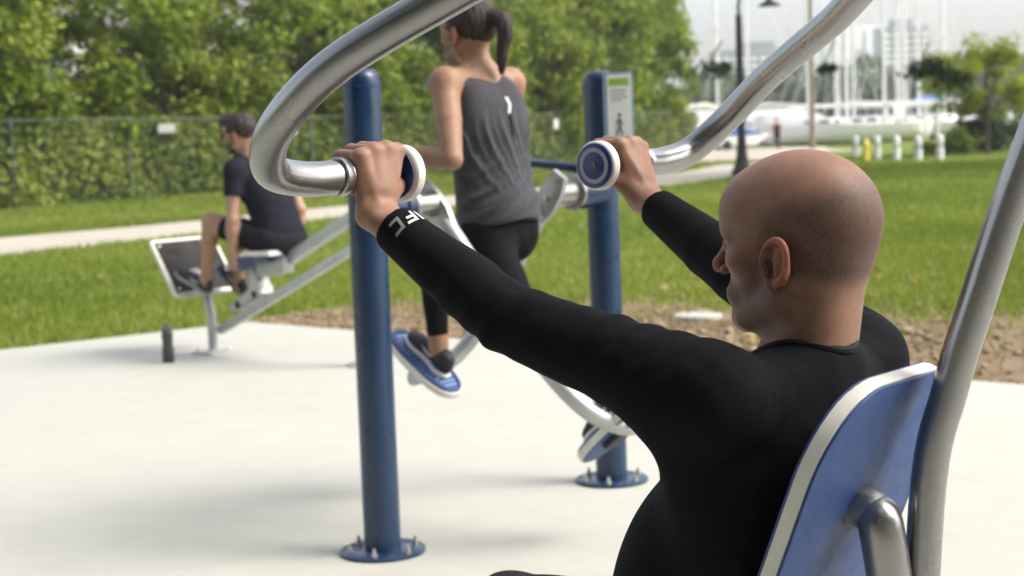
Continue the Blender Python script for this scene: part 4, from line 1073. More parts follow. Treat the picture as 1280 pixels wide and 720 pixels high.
LAB = ['leafy tree behind the fence, just outside the left edge of the picture', 'leafy tree at the left edge of the picture behind the fence', 'leafy tree behind the fence post nearest the left edge', 'leafy tree behind the fence between the two left posts', 'leafy tree behind the long grey plate on the fence', 'leafy tree behind the fence just left of the seated man', 'leafy tree straight behind the head of the seated man', 'leafy tree behind the fence between seated man and silver tube', 'leafy tree framed by the loop of the silver tube', 'lower leafy tree behind the left blue post, left side', 'leafy tree straight behind the left blue post', 'leafy tree behind the fence just right of the left blue post', 'leafy tree between the left blue post and the woman', 'leafy tree behind the bare left arm of the woman', 'leafy tree behind the head of the woman', 'leafy tree behind the back of the woman', 'leafy tree just right of the shoulder of the woman', 'leafy tree above the small white fence notice', 'leafy tree just left of the blue post with the sign', 'leafy tree straight behind the blue post with the sign', 'leafy tree just right of the instruction sign', 'second last leafy tree at the marina end of the fence', 'last leafy tree of the row, nearest the marina']
hedge()
# pale house glimpsed through the gaps of the hedge
def house():
    q = fpos(18.5, 9); d = V(*FD, 0); n = V(*FN, 0); t = thing('pale_house', 'pale house glimpsed through gaps in the hedge behind the fence', 'house', q)
    wm = mat('pale_render', (.74, .73, .70), .8, 0, .06, 2)
    build('wall', lambda bm: box(bm, q+UPZ*2.6, d, n, UPZ, 9.5, 3, 2.6, .02), wm, t)
    build('roof', lambda bm: prism(bm, [(-3.4, 0), (3.4, 0), (0, 1.7)], n, UPZ, d, q+UPZ*5.203-d*9.8, 19.6), mat('grey_shingles', (.22, .21, .21), .9, 0, .2, 4), t)
    for a in (-6, -2, 2, 6):
        w = build('window', lambda bm: box(bm, q+d*a-n*3.012+UPZ*3.3, d, n, UPZ, .6, .02, .8, .01), M['lens'], t)
        build('window_frame', lambda bm: [box(bm, q+d*(a+x)-n*3.02+UPZ*(3.3+z), d, n, UPZ, hx, .04, hzz) for x, z, hx, hzz in ((-.66, 0, .06, .92), (.66, 0, .06, .92), (0, .86, .6, .06), (0, -.86, .6, .06), (0, 0, .025, .8))], M['white_board'], w)
house()
# ================================================================== right-hand background
def lamp():
    b = G(928, 219); t = thing('street_lamp', 'black lamp post with flared base beside the path', 'lamp post', b)
    m = mat('black_iron', (.018, .018, .02), .5, .3, .2, 10)
    build('post', lambda bm: lathe(bm, b, UPZ, [(-.05, .30), (.10, .30), (.16, .26), (.30, .20), (.55, .15), (.90, .12), (.95, .13), (1.0, .115), (4.3, .085), (4.35, 0)], 20), m, t)
    build('arm', lambda bm: tube(bm, catmull([b+UPZ*4.2, b+UPZ*4.75+V(.05, 0, 0), b+UPZ*4.9+V(.45, -.1, 0), b+UPZ*4.72+V(.8, -.2, 0)], 6), .045, 10), m, t)
    build('lamp_shade', lambda bm: lathe(bm, b+V(.8, -.2, 4.74), -UPZ, [(0, 0), (0, .05), (.1, .10), (.22, .30), (.25, .31), (.25, 0)], 20), m, t)
lamp()
WHITE = mat('white_gelcoat', (.80, .80, .78), .35, 0, .05, 1.5); MAST = mat('aluminium_spar', (.74, .74, .73), .5, .1, .08, 2); HULLB = mat('pale_blue_hull', (.40, .46, .52), .4, 0, .08, 2); TARP = mat('blue_tarpaulin', (.06, .17, .45), .7, 0, .2, 3, .5, 6, .05); CANV = mat('cream_canvas', (.60, .58, .50), .9, 0, .12, 3, .4, 5, .04); DKW = mat('dark_cabin_window', (.03, .035, .045), .2, 0, .1, 3); WOODP = mat('weathered_pole', (.24, .19, .13), .85, 0, .25, 4, stretch=(1, 1, .2))
def sailboat(loc, rz, L, label, hullm, mast_h, cover, stand=True):
    t = thing('sailboat', label, 'sailboat', loc, 'boats in the yard'); fx = V(math.cos(rz), math.sin(rz), 0); ly = V(-math.sin(rz), math.cos(rz), 0); o = np.asarray(loc, float)
    zb = .05; W_ = L*.16
    def hull(bm):
        st = []
        for i, x in enumerate(np.linspace(-.5, .5, 13)):
            w = W_*(1-max(0, (x-.02)/.48)**2.2)*(.82+.18*min(1, (x+.5)/.25)); w = max(w, .02); top = zb+1.15+.30*max(0, x+.1)**1.5*2; kz = zb+.30*abs(x*2)**2.5
            st.append([bm.verts.new(o+fx*x*L*(1.03 if z == top else 1)+ly*y+UPZ*z) for y, z in ((-w, top), (-w*.95, zb+.7), (-w*.6, kz+.18), (0, kz), (w*.6, kz+.18), (w*.95, zb+.7), (w, top))])
        for a, b in zip(st, st[1:]):
            for k in range(6): bm.faces.new((a[k], a[k+1], b[k+1], b[k]))
            bm.faces.new((a[6], a[0], b[0], b[6]))
        bm.faces.new(st[0]); bm.faces.new(st[-1][::-1])
    build('hull', hull, hullm, t)
    build('cabin', lambda bm: prism(bm, [(-.16*L, 0), (.20*L, 0), (.15*L, .42), (-.15*L, .50)], fx, UPZ, ly, o-ly*W_*.55+UPZ*(zb+1.17), W_*1.1, .04), WHITE, t)
    build('cabin_window', lambda bm: [box(bm, o+fx*x*L+ly*W_*.555*s+UPZ*(zb+1.40), fx, ly, UPZ, L*.045, .012, .09) for x in (-.07, .06) for s in (1, -1)], DKW, t)
    mb = o+fx*L*.08+UPZ*(zb+1.5)
    build('mast', lambda bm: (tube(bm, [mb, mb+UPZ*mast_h], .085, 10), box(bm, mb+UPZ*mast_h*.55, fx, ly, UPZ, .03, W_*.6, .03)), MAST, t)
    build('boom', lambda bm: tube(bm, [mb+UPZ*.9, mb+UPZ*.95-fx*L*.42], .06, 8), MAST, t)
    if cover: build('sail_cover', lambda bm: tube(bm, [mb+UPZ*1.02, mb+UPZ*1.25-fx*L*.1, mb+UPZ*1.12-fx*L*.42], [.17, .20, .10], 10), cover, t)
    build('rigging', lambda bm: [tube(bm, [mb+UPZ*mast_h*.97, e], .016, 5) for e in (o+fx*L*.5+UPZ*(zb+1.45), o-fx*L*.5+UPZ*(zb+1.15), o+ly*W_+fx*L*.05+UPZ*(zb+1.15), o-ly*W_+fx*L*.05+UPZ*(zb+1.15))], MAST, t)
    if False:
        def cr(bm):
            box(bm, o+UPZ*(zb*.5+.12), fx, ly, UPZ, L*.12, .10, zb*.5+.12)
            for x in (-.3, .28):
                for s in (1, -1): tube(bm, [o+fx*x*L+ly*s*W_*1.1, o+fx*x*L+ly*s*W_*.75+UPZ*(zb+.55)], .04, 6)
        build('cradle', cr, MAST, t)
    return t
def yard():
    for (px, d, rz, L, label, hm, mh, cov) in (
        (893, 104, R(20), 8.0, 'white sailboat with cream boom cover left of the lamp post', WHITE, 11, CANV),
        (955, 112, R(172), 9.0, 'white sailboat behind the jogger', WHITE, 11.5, CANV),
        (1040, 108, R(15), 8.2, 'pale blue hulled sailboat right of the wooden pole', HULLB, 11, None),
        (1068, 121, R(160), 9.5, 'white sailboat with tall mast behind the yellow hydrant', WHITE, 13, CANV),
        (1100, 104, R(8), 7.6, 'white sailboat left of the white gantry', WHITE, 10.5, None),
        (1150, 117, R(170), 9.0, 'white sailboat inside the white gantry', WHITE, 12, CANV),
        (1027, 98, R(165), 6.5, 'small white sailboat just right of the wooden pole', WHITE, 10, None),
        (1054, 99, R(10), 6.8, 'white sailboat between the wooden pole and the hydrant, nearer one', WHITE, 10.5, None),
        (1084, 97, R(175), 6.4, 'white sailboat straight behind the yellow hydrant, nearer one', WHITE, 10, None),
        (1122, 110, R(12), 7.4, 'white sailboat at the left leg of the gantry', WHITE, 12, None),
        (1137, 126, R(170), 8.0, 'white sailboat far behind the gantry', WHITE, 13, None),
        (1164, 106, R(168), 6.6, 'white sailboat at the right leg of the gantry', WHITE, 10, None),
        (1178, 108, R(30), 7.0, 'small white sailboat right of the white gantry', WHITE, 9.5, TARP)):
        x = (px-640)/FPX*d; sailboat(V(x, d, -.03), rz, L, label, hm, mh, cov)
    # boats wrapped for storage
    x = (905-640)/FPX*95; p = V(x, 95, 0); t = thing('covered_boat', 'small white boat under a blue tarpaulin beside the lamp post', 'boat', p)
    fx = norm(V(1, .15, 0)); ly = V(-fx[1], fx[0], 0)
    build('hull', lambda bm: prism(bm, [(-2.4, .75), (-2.1, .25), (2.0, .2), (2.9, .85)], fx, UPZ, ly, p-ly*.9, 1.8, .08), WHITE, t)
    build('tarpaulin', lambda bm: prism(bm, [(-2.35, .80), (2.5, .86), (1.5, 1.15), (.2, 1.62), (-1.3, 1.35)], fx, UPZ, ly, p-ly*.95, 1.9, .12), TARP, t)
    build('trailer', lambda bm: (box(bm, p+UPZ*.28, fx, ly, UPZ, 2.2, .6, .05), [lathe(bm, p+fx*.2+ly*s*.85+UPZ*.28-ly*.08, ly, [(0, 0), (0, .28), (.16, .28), (.16, 0)], 16) for s in (1, -1)]), M['rubber'], t)
    x = (992-640)/FPX*103; p = V(x, 103, 0); t = thing('covered_boat', 'white shrink wrapped boat between the jogger and the wooden pole', 'boat', p)
    fx = norm(V(1, .05, 0)); ly = V(-fx[1], fx[0], 0)
    build('wrap', lambda bm: prism(bm, [(-2.0, .7), (-1.9, 2.0), (-1.4, 2.2), (.6, 2.3), (2.0, 1.8), (2.2, .8), (1.7, .45), (-1.6, .4)], fx, UPZ, ly, p-ly*1.2, 2.4, .12), WHITE, t)
    build('cradle', lambda bm: [box(bm, p+fx*a+ly*b+UPZ*.25, fx, ly, UPZ, .08, .08, .25) for a in (-1.2, 1.2) for b in (-.8, .8)], MAST, t)
    # long pale shed roof behind the path on the left of the yard
    p = V((935-640)/FPX*128, 128, 0); t = thing('boat_shed', 'low white shed with sloping grey roof behind the lamp post', 'shed', p); fx = V(1, 0, 0); ly = V(0, 1, 0)
    build('wall', lambda bm: box(bm, p+UPZ*.9, fx, ly, UPZ, 3.6, 2.5, .9), WHITE, t)
    build('roof', lambda bm: prism(bm, [(-3, 0), (3, 0), (0, .9)], ly, UPZ, fx, p+UPZ*1.803-fx*3.8, 7.6), mat('pale_metal_roof', (.5, .51, .5), .5, .2, .08, 1), t)
    # white gantry (boat hoist)
    d = 100; p = V((1146-640)/FPX*d, d, 0); t = thing('boat_hoist', 'white boat hoist gantry standing in front of the masts', 'hoist', p)
    for b in (-1.4, 1.4):
        build('side_frame', lambda bm: ([box(bm, p+V(a, b, 1.05), fx, ly, UPZ, .09, .09, 1.1, .02) for a in (-1.25, 1.2)], box(bm, p+V(.0, b, 2.33), fx, ly, UPZ, 1.6, .10, .17, .02)), WHITE, t)
    build('cross_beam', lambda bm: [box(bm, p+V(a, 0, 2.33), fx, ly, UPZ, .1, 1.28, .12, .02) for a in (-1.25, 1.2)], WHITE, t)
    build('control_cabinet', lambda bm: box(bm, p+V(-1.25, -1.62, 1.75), fx, ly, UPZ, .3, .12, .5, .03), WHITE, t)
    # wooden pole, tall, cut by the top of the picture
    b = G(1016, 186); t = thing('utility_pole', 'tall weathered wooden pole left of the masts', 'pole', b)
    build('pole', lambda bm: lathe(bm, b, UPZ, [(-.1, .15), (8.5, .11), (8.55, 0)], 14), WOODP, t); build('crossarm', lambda bm: box(bm, b+UPZ*8.1, V(.9, .4, 0), V(-.4, .9, 0), UPZ, .9, .06, .06, .01), WOODP, t)
    # bollards and hydrant on the lawn edge
    for px, py, lab in ((1070, 197, 'white bollard behind the bald man, left of the yellow hydrant'), (1097, 198, 'white bollard just right of the yellow hydrant'), (1121, 199, 'white bollard in the middle of the row on the lawn edge'), (1148, 202, 'white bollard second from the bushes'), (1175, 199, 'white bollard nearest to the dark bushes')):
        b = G(px, py); b[2] = float(hz(b[0], b[1]))-.03; t = thing('bollard', lab, 'bollard', b, 'white bollards along the lawn edge')
        build('bollard_post', lambda bm: lathe(bm, b, UPZ, [(-.05, .12), (.40, .12), (.42, .095), (.55, .09), (.57, .115), (.74, .12), (.80, .10), (.83, .05), (.835, 0)], 18), WHITE, t)
        build('band', lambda bm: lathe(bm, b, UPZ, [(.42, .0965), (.42, .10), (.50, .10), (.50, .0965)], 18), mat('grey_band', (.35, .35, .35), .6), t)
    b = G(1083, 199); t = thing('fire_hydrant', 'yellow fire hydrant between two white bollards', 'hydrant', b); ym = mat('yellow_enamel', (.74, .60, .10), .5, 0, .1, 10)
    build('barrel', lambda bm: lathe(bm, b, UPZ, [(-.03, .13), (.06, .13), (.07, .10), (.50, .10), (.52, .125), (.56, .125), (.60, .11), (.68, .06), (.70, .035), (.75, .035), (.75, 0)], 20), ym, t)
    for s in (1, -1): build('nozzle', lambda bm: lathe(bm, b+UPZ*.42, V(s, -.2, 0), [(.08, .05), (.16, .05), (.16, .06), (.19, .06), (.19, 0)], 12), ym, t)
    # chain link edge of the yard: low white rail fence
yard()
def towers():
    conc = mat('grey_concrete_facade', (.24, .25, .26), .9, 0, .06, .1); bal = mat('white_balcony_panel', (.80, .80, .77), .8, 0, .04, .2); gl = mat('grey_blue_glazing', (.09, .105, .12), .5, 0, .15, .15)
    for (x0, x1, d, label, ncol, nrow, ztop) in ((900, 1012, 640, 'grey apartment tower with white balcony grid behind the jogger', 10, 10, 33), (1110, 1168, 660, 'narrow apartment tower with white balconies behind the gantry', 5, 13, 41)):
        xa, xb = (x0-640)/FPX*d, (x1-640)/FPX*d; p = V((xa+xb)/2, d, -1); w = (xb-xa)/2; t = thing('apartment_tower', label, 'apartment building', p)
        build('wall', lambda bm: box(bm, p+UPZ*(ztop/2)+V(0, 8, 0), V(1, 0, 0), V(0, 1, 0), UPZ, w, 8, ztop/2, .1), gl if False else conc, t)
        build('roof_room', lambda bm: box(bm, p+UPZ*(ztop+1.5)+V(0, 8, 0), V(1, 0, 0), V(0, 1, 0), UPZ, w*.4, 4, 1.5, .1), conc, t)
        cw = 2*w/ncol; rh = 2.75
        for r in range(nrow):
            z = 3.6+r*rh
            if z > ztop-2: break
            for c in range(ncol):
                x = p[0]-w+cw*(c+.5)
                wi = build('window', lambda bm: box(bm, V(x, d-.05, z), V(1, 0, 0), V(0, 1, 0), UPZ, cw*.46, .04, 1.1), gl, t, False)
                build('balcony', lambda bm: box(bm, V(x, d-.55, z-.25), V(1, 0, 0), V(0, 1, 0), UPZ, cw*.36, .5, .78), bal, wi, False)
    # a pale slab block without balconies between the two
    d = 700; p = V((1062-640)/FPX*d, d, -1); t = thing('office_block', 'plain pale high block between the two apartment towers', 'building', p)
    build('wall', lambda bm: box(bm, p+UPZ*22+V(0, 9, 0), V(1, 0, 0), V(0, 1, 0), UPZ, 17, 9, 22, .1), bal, t)
    for i in range(7): build('window', lambda bm: box(bm, V(p[0]-14+i*4.6, d-.04, 24), V(1, 0, 0), V(0, 1, 0), UPZ, .7, .05, 17), mat('pale_strip_window', (.42, .45, .46), .4, 0, .1, .2), t, False)
towers()
def plants():
    # trees along the far shore
    far = [(880, 250, 9), (915, 265, 11), (935, 255, 8.5), (965, 270, 10), (1000, 262, 11), (1030, 275, 9), (1058, 258, 10), (1090, 270, 12), (1122, 262, 9.5), (1152, 272, 11), (1185, 255, 10), (1215, 262, 11), (1250, 258, 9), (1285, 266, 11)]
    desc = ['left of the lamp post', 'between lamp post and jogger, left one', 'between lamp post and jogger, right one', 'behind the jogger', 'left of the wooden pole', 'right of the wooden pole', 'left of the yellow hydrant', 'right of the yellow hydrant', 'left end of the gantry', 'right end of the gantry', 'left of the lime tree', 'behind the lime tree', 'right of the lime tree', 'at the right picture edge']
    proto = tree_obj('shore_tree', 'dark green far shore tree '+desc[0], 'tree', V(0, 0, 0), 9, (4.6, 4.2, 4.2), 5.0, 3200, 40, M['far_leaf'], .42, .25, 'trees on the far shore', 3)
    for i, (px, d, h) in enumerate(far):
        loc = V((px-640)/FPX*d, d, 0); s = h/9.2
        if i == 0: proto.location = loc; proto.scale = (s, s, s)
        else: copy_tree(proto, loc, i*1.7, (s*1.1, s, s), 'dark green far shore tree '+desc[i], 'trees on the far shore')
    # the lime tree on the mound, with bushes round it
    b = G(1238, 184); d = 58; x = (1238-640)/FPX*d; b = V(x, d, float(hz(x, d))-.05)
    tree_obj('lime_tree', 'bright yellow green tree on the lawn in front of dark bushes', 'tree', b, 4.3, (2.25, 1.9, 1.45), 2.75, 7000, 60, M['lime_leaf'], .085, .085, None, 6, .3, .34)
    def bush(px, d, w, h, n, lab, leafm, size):
        x = (px-640)/FPX*d; loc = V(x, d, float(hz(x, d))-.05); t = thing('bush', lab, 'bush', loc, None)
        def st(bm):
            for i in range(6): tube(bm, [loc, loc+V(rng.uniform(-.6, .6)*w*.6, rng.uniform(-.3, .3)*w, h*.7)], [.03, .012], 6)
        build('stems', st, M['bark'], t)
        p, nr, tone = crown_pts(n, 34, loc+V(0, 0, h*.45), (w, w*.8, h*.55), inner=.2, cs=.4); p[:, 2] = np.maximum(p[:, 2], loc[2]+.03)
        leaves(p, nr, size, 'foliage', leafm, t, tone)
    bush(1232, 61, 1.45, 1.75, 4200, 'dark bush directly behind the trunk of the lime tree', M['dark_leaf'], .075)
    bush(1198, 60, 1.0, 1.05, 2600, 'olive bush left of the lime tree trunk', M['hedge_leaf'], .07)
    bush(1266, 64, 1.2, 1.2, 2200, 'low dark bush right of the lime tree trunk', M['dark_leaf'], .07)
    bush(1162, 60, .45, .62, 900, 'small yellow green shrub between the last two white bollards', M['lime_leaf'], .06)
    # big shade tree out on the right, its boughs hanging into the top of the picture
    loc = V(20.0, 41, -.05); t = thing('shade_tree', 'large dark shade tree whose boughs hang over the lawn at the right', 'tree', loc)
    def tr(bm):
        tube(bm, catmull([loc-UPZ*.1, loc+UPZ*1.5, loc+UPZ*3.4+V(-.4, .2, 0), loc+UPZ*6+V(-.8, 0, 0)], 6), list(np.linspace(.48, .26, 19)), 14)
        for e in ((-9, 2, 4.9), (-6, -4, 6.5), (-4, 4, 7.5), (4, 2, 7), (3, -4, 6.5), (-11.5, -1, 5.4), (-7, 5, 5.5)):
            s = loc+V(-.5, .1, 3.6+rng.uniform(0, 1.8)); q = loc+V(*e); tube(bm, catmull([s, s*.5+q*.5+UPZ*.9, q], 6), list(np.linspace(.17, .03, 13)), 8)
    build('trunk', tr, M['bark'], t)
    P_, N_, T_ = [], [], []
    for (cx, cy, cz, rx, ry, rz_, n) in ((-1, 0, 9, 8, 7, 3.2, 9000), (-8, 2, 7.0, 4.2, 3.5, 1.2, 4500), (-4.5, -3, 7.6, 4.5, 3.5, 1.8, 4500), (-12, -.5, 6.0, 2.6, 2.2, .95, 2000), (3, 0, 6.2, 5, 5, 2.4, 4000), (-6.8, 4.5, 7.2, 3.2, 2.5, 1.1, 2200)):
        p, nr, tn = crown_pts(n, 40, loc+V(cx, cy, cz), (rx, ry, rz_), inner=.35, cs=.42); P_.append(p); N_.append(nr); T_.append(tn)
    leaves(np.concatenate(P_), np.concatenate(N_), .13, 'crown', M['shade_leaf'], t, np.concatenate(T_))
    # drooping sprays at the lower edge
    P_ = []
    for (px, py, d, n, r) in ((888, 88, 41, 130, .42), (903, 84, 41, 60, .25), (1031, 86, 43, 60, .22), (1041, 84, 43, 40, .2), (1144, 90, 42, 90, .34), (1160, 86, 42, 120, .36), (1182, 96, 42, 150, .40), (1198, 100, 42, 130, .36), (1170, 84, 42, 90, .4)):
        c = P(px, py, d); P_.append(c+norm2(rng.normal(size=(n, 3)))*(rng.random(n)**.5*r)[:, None]*np.array((1.3, 1, .7)))
    p = np.concatenate(P_); leaves(p, rng.normal(size=(len(p), 3))+np.array((0, 0, .5)), .085, 'drooping_spray', M['dark_leaf'], t)
    for (px, py, d) in ((888, 88, 41), (1031, 86, 43), (1150, 88, 42), (1190, 97, 42)):
        e = P(px, py, d); build('twig', lambda bm: tube(bm, catmull([e, e+V(.1, .1, .35), e+V(.35, .3, .75)], 6), .022, 6), M['bark'], t)
M['far_leaf'] = mat_leaf('far_leaf', [(.05, .075, .035), (.075, .105, .045), (.10, .13, .055), (.13, .16, .07)])
M['shade_leaf'] = mat_leaf('shade_leaf', [(.022, .042, .008), (.04, .07, .012), (.07, .11, .018), (.11, .15, .028)])
plants()
def add_sky_blocker():
    # unseen tree added to keep sky light off the camera-facing sides
    loc = V(-3.5, -6.5, -.04); t = thing('added_sky_blocker_tree', 'unseen broad tree added behind the camera to block sky light', 'tree', loc)
    def tr(bm):
        tube(bm, catmull([loc-UPZ*.1, loc+UPZ*2, loc+UPZ*4.5, loc+UPZ*7], 6), list(np.linspace(.5, .25, 19)), 14)
        for i in range(8):
            a = i*.785; s_ = loc+UPZ*(2.8+.25*i); e = loc+V(3+7*math.cos(a), -.5+5*math.sin(a), 6+.3*i); tube(bm, catmull([s_, s_*.5+e*.5+UPZ*.8, e], 6), list(np.linspace(.18, .04, 13)), 8)
    build('trunk', tr, M['bark'], t)
    P_, N_, T_ = [], [], []
    for (cx, cy, cz, rx, ry, rz_, n) in ((0, -6.6, 7.6, 12, 8.4, 3.4, 12500), (-7, -8, 4.2, 5.5, 3.5, 2.6, 3500), (1, -10, 3.6, 5.5, 3, 2.6, 3500), (8.5, -8.5, 4.2, 5.5, 3.5, 2.6, 3500), (-4, -.5, 6.4, 4.5, 2.6, 1.6, 2000), (8, -5, 5.0, 4, 3.5, 2.2, 2200), (13, -4.5, 4.2, 4, 3.5, 3.2, 2600), (-12, -4.5, 4.2, 4, 3.5, 3.2, 2400)):
        p, nr, tn = crown_pts(n, 50, V(cx, cy, cz), (rx, ry, rz_), inner=.3, cs=.40); P_.append(p); N_.append(nr); T_.append(tn)
    p = np.concatenate(P_); p[:, 2] = np.maximum(p[:, 2], .6)
    leaves(p, np.concatenate(N_), .33, 'crown', M['shade_leaf'], t, np.concatenate(T_))
add_sky_blocker()
def jogger():
    d = 88; o = V((977-640)/FPX*d, d, -.02); f, l = dirs(170); W_ = lambda a, b, c: o+f*a+l*b+UPZ*c
    H = Fr(W_(.03, 0, 1.62), f, l, UPZ); S = Sdf(); head_sdf(S, H, .95, False)
    S.cap(W_(-.01, 0, 1.56), W_(0, 0, 1.42), .052, .06, .03); S.ell(Fr(W_(0, 0, 0), f, l, UPZ), (0, 0, 1.25), (.10, .16, .22), .05); S.ell(Fr(W_(0, 0, 0), f, l, UPZ), (0, 0, .98), (.10, .15, .14), .05)
    J = {1: (W_(.0, .19, 1.38), W_(-.10, .25, 1.12), W_(.10, .22, .98), W_(0, .09, .92), W_(.10, .10, .50), W_(.02, .10, .09)), -1: (W_(0, -.19, 1.38), W_(.04, -.25, 1.10), W_(.2, -.18, 1.02), W_(0, -.09, .92), W_(.02, -.10, .50), W_(-.22, -.10, .16))}
    for q, (s, e, w, hp, kn, an) in J.items():
        S.cap(W_(0, 0, 1.40), s, .05, .055, .04); S.cap(s, e, .05, .04, .03); S.cap(e, w, .04, .028, .02); S.sph(w+norm(w-e)*.05, .038, .02)
        S.cap(hp, kn, .085, .058, .03); S.cap(kn, an, .054, .036, .02); S.cap(an-UPZ*.03, an-UPZ*.05+f*.14, .04, .034, .02)
    body = finish_body('person', [S.mesh(.014, 1)], lambda v: head_col(v, H, .95, (.46, .27, .17), None, (.05, .03, .02), bald=False), M['skin'], o)
    tag(body, 'jogger in a dark red vest and dark leggings on the far promenade', 'person')
    S = Sdf(); fr = Fr(W_(0, 0, 0), f, l, UPZ); S.ell(fr, (0, 0, 1.22), (.125, .175, .20), .05); S.ell(fr, (0, 0, 1.03), (.12, .165, .14), .05)
    cloth('vest', S, .016, M['dark_tee'], body, flat((.055, .014, .018)))
    S = Sdf(); S.ell(fr, (0, 0, .93), (.125, .168, .12), .05)
    for q, (s, e, w, hp, kn, an) in J.items(): S.cap(hp, kn, .097, .068, .03); S.cap(kn, an, .064, .045, .02)
    cloth('leggings', S, .016, M['legging'], body, flat((.02, .022, .03)))
    S = Sdf(); S.ell(H, (-.02, 0, .035), (.105, .085, .088), .02); S.ell(H, (.09, 0, -.02), (.06, .09, .08), .01, 's'); cloth('short_hair', S, .012, M['hair'], body, flat((.05, .03, .02)), 1)
jogger()
# ------------------------------------------------------------------ lawn, litter, clods
def infield(n, d0, d1, pw):
    u = rng.random(n); d = d0*(d1/d0)**(u**pw); x = (rng.random(n)-.5)*2*(.43*d+1.6); return x, d
PATH_N = [G(*q)[:2] for q in ((-160, 337), (0, 318), (200, 297), (420, 272), (640, 250), (780, 238), (860, 229), (915, 221), (985, 207))]
PATH_F = [G(*q)[:2] for q in ((-160, 311), (0, 296), (200, 279), (420, 257), (640, 236.5), (780, 224), (860, 213), (885, 208.5), (897, 206))]
def path_y(x, L):
    a = np.array(L); o = np.argsort(a[:, 0]); return np.interp(x, a[o, 0], a[o, 1])
def masks(x, y):
    dx, dy = x-PAD0[0], y-PAD0[1]; o2 = dx*N2[0]+dy*N2[1]; o1 = dx*N1[0]+dy*N1[1]; onpad = (o2 < 0) & (o1 < 0)
    onpath = (y > path_y(x, PATH_N)-.05) & (y < path_y(x, PATH_F)+.05)
    soil = (o2 > 0) & (o2 < 4.0) & (dx*PD2[0]+dy*PD2[1] > -.4)
    return onpad, onpath, soil, o1, o2-.15*np.clip(dx*PD2[0]+dy*PD2[1], 0, 6)*soil
def lawn():
    x, y = infield(430000, 8.5, 62, 1.0); onpad, onpath, soil, o1, o2 = masks(x, y)
    nz_ = np.sin(x*1.9+np.sin(y*1.3))*np.sin(y*2.3+np.sin(x*1.1)*2)
    w = np.where(soil, np.clip((o2-1.55)/.9+nz_*.45, 0.015, 1)*.9, 1.0)
    keep = ~onpad & ~onpath & (rng.random(len(x)) < w); x, y = x[keep], y[keep]; n = len(x)
    h = rng.uniform(.03, .075, n)*(1+.25*np.sin(x*.7)*np.sin(y*.9)); wd = rng.uniform(.004, .008, n)*(1+y/14); h = h*(1+y/60)
    a = rng.uniform(0, 6.283, n); ln = rng.normal(0, .028, (n, 2)); z = hz(x, y)-.04
    b = np.stack([x, y, z], 1); dx = np.stack([np.cos(a)*wd, np.sin(a)*wd, 0*a], 1); tip = b+np.stack([ln[:, 0], ln[:, 1], h], 1)
    v = np.stack([b-dx, b+dx, tip], 1).reshape(-1, 3); f = np.arange(3*n).reshape(-1, 3)
    tone = np.clip(.52+.26*np.sin(x*.5+np.sin(y*.31)*2)*np.sin(y*.23+1)+.14*np.sin(x*2.3+np.sin(y*1.7)*2)*np.sin(y*1.9+x)+rng.normal(0, .20, n), 0, 1)
    o = link('grass', fastmesh('grass', v, f, False, np.repeat(tone, 3)[:, None]*np.ones((1, 3))), M['blade']); struct(o, 'stuff'); o['label'] = 'short green lawn grass'
M['blade'] = mat_leaf('grass_blade', [(.12, .16, .026), (.175, .225, .036), (.22, .265, .05), (.28, .30, .085)], .6, .4)
lawn()
def litter():
    x, y = infield(1100, 9.5, 50, 1.1); k = (x > 1.0) | (rng.random(len(x)) < .12); x, y = x[k], y[k]; onpad, onpath, soil, o1, o2 = masks(x, y); k = ~onpad & ~onpath; x, y = x[k], y[k]
    c = np.stack([x, y, hz(x, y)+.015], 1); o = leaves(c, np.tile((0, 0, 1.), (len(c), 1))+rng.normal(size=(len(c), 3))*.35, .038, 'fallen_leaves', M['dry_leaf'], None, None, .7); struct(o, 'stuff'); o['label'] = 'dry fallen leaves scattered on the lawn'
    # clods, gravel and bark chips in the bare strip
    n = 2300; s = rng.uniform(-.3, 11, n); off = np.abs(rng.normal(1.0, .8, n))*(.8+.09*s)+.05; q = PAD0[None]+PD2[None]*s[:, None]+N2[None]*off[:, None]
    bm = bmesh.new()
    for i in range(n):
        r = rng.gamma(2.0, .006)+.004; r = min(r, .05); m_ = Matrix.Translation((q[i, 0], q[i, 1], -.03+r*.15)) @ Matrix.Rotation(rng.uniform(0, 6.28), 4, 'Z') @ Matrix.Diagonal((r*rng.uniform(.8, 1.6), r, r*rng.uniform(.45, .8), 1))
        g = bmesh.ops.create_icosphere(bm, subdivisions=1 if r < .03 else 2, radius=1, matrix=m_)
        for vv in g['verts']: vv.co += Vector(rng.normal(size=3)*r*.16)
    o = link('soil_clods', bm_mesh('soil_clods', bm, True, 50), M['soil']); struct(o, 'stuff'); o['label'] = 'brown soil clods and chips along the edge of the pad'
    # dead grass tufts in the strip
    n = 5200; cs = rng.uniform(-.3, 9, 60); co = np.abs(rng.normal(.8, .4, 60)); k = rng.integers(0, 60, n); s = cs[k]+rng.normal(0, .16, n); off = np.abs(co[k]*(1.3+.13*s)+rng.normal(0, .10, n)); q = PAD0[None]+PD2[None]*s[:, None]+N2[None]*off[:, None]
    b = np.stack([q[:, 0], q[:, 1], np.full(n, -.04)], 1); a = rng.uniform(0, 6.28, n); d = np.stack([np.cos(a)*.004, np.sin(a)*.004, 0*a], 1); tip = b+np.stack([rng.normal(0, .05, n), rng.normal(0, .05, n), rng.uniform(.02, .09, n)], 1)
    o = link('dead_grass', fastmesh('dead_grass', np.stack([b-d, b+d, tip], 1).reshape(-1, 3), np.arange(3*n).reshape(-1, 3), False, np.repeat(rng.random(n), 3)[:, None]*np.ones((1, 3))), M['straw']); struct(o, 'stuff'); o['label'] = 'dead straw coloured grass in the bare soil'
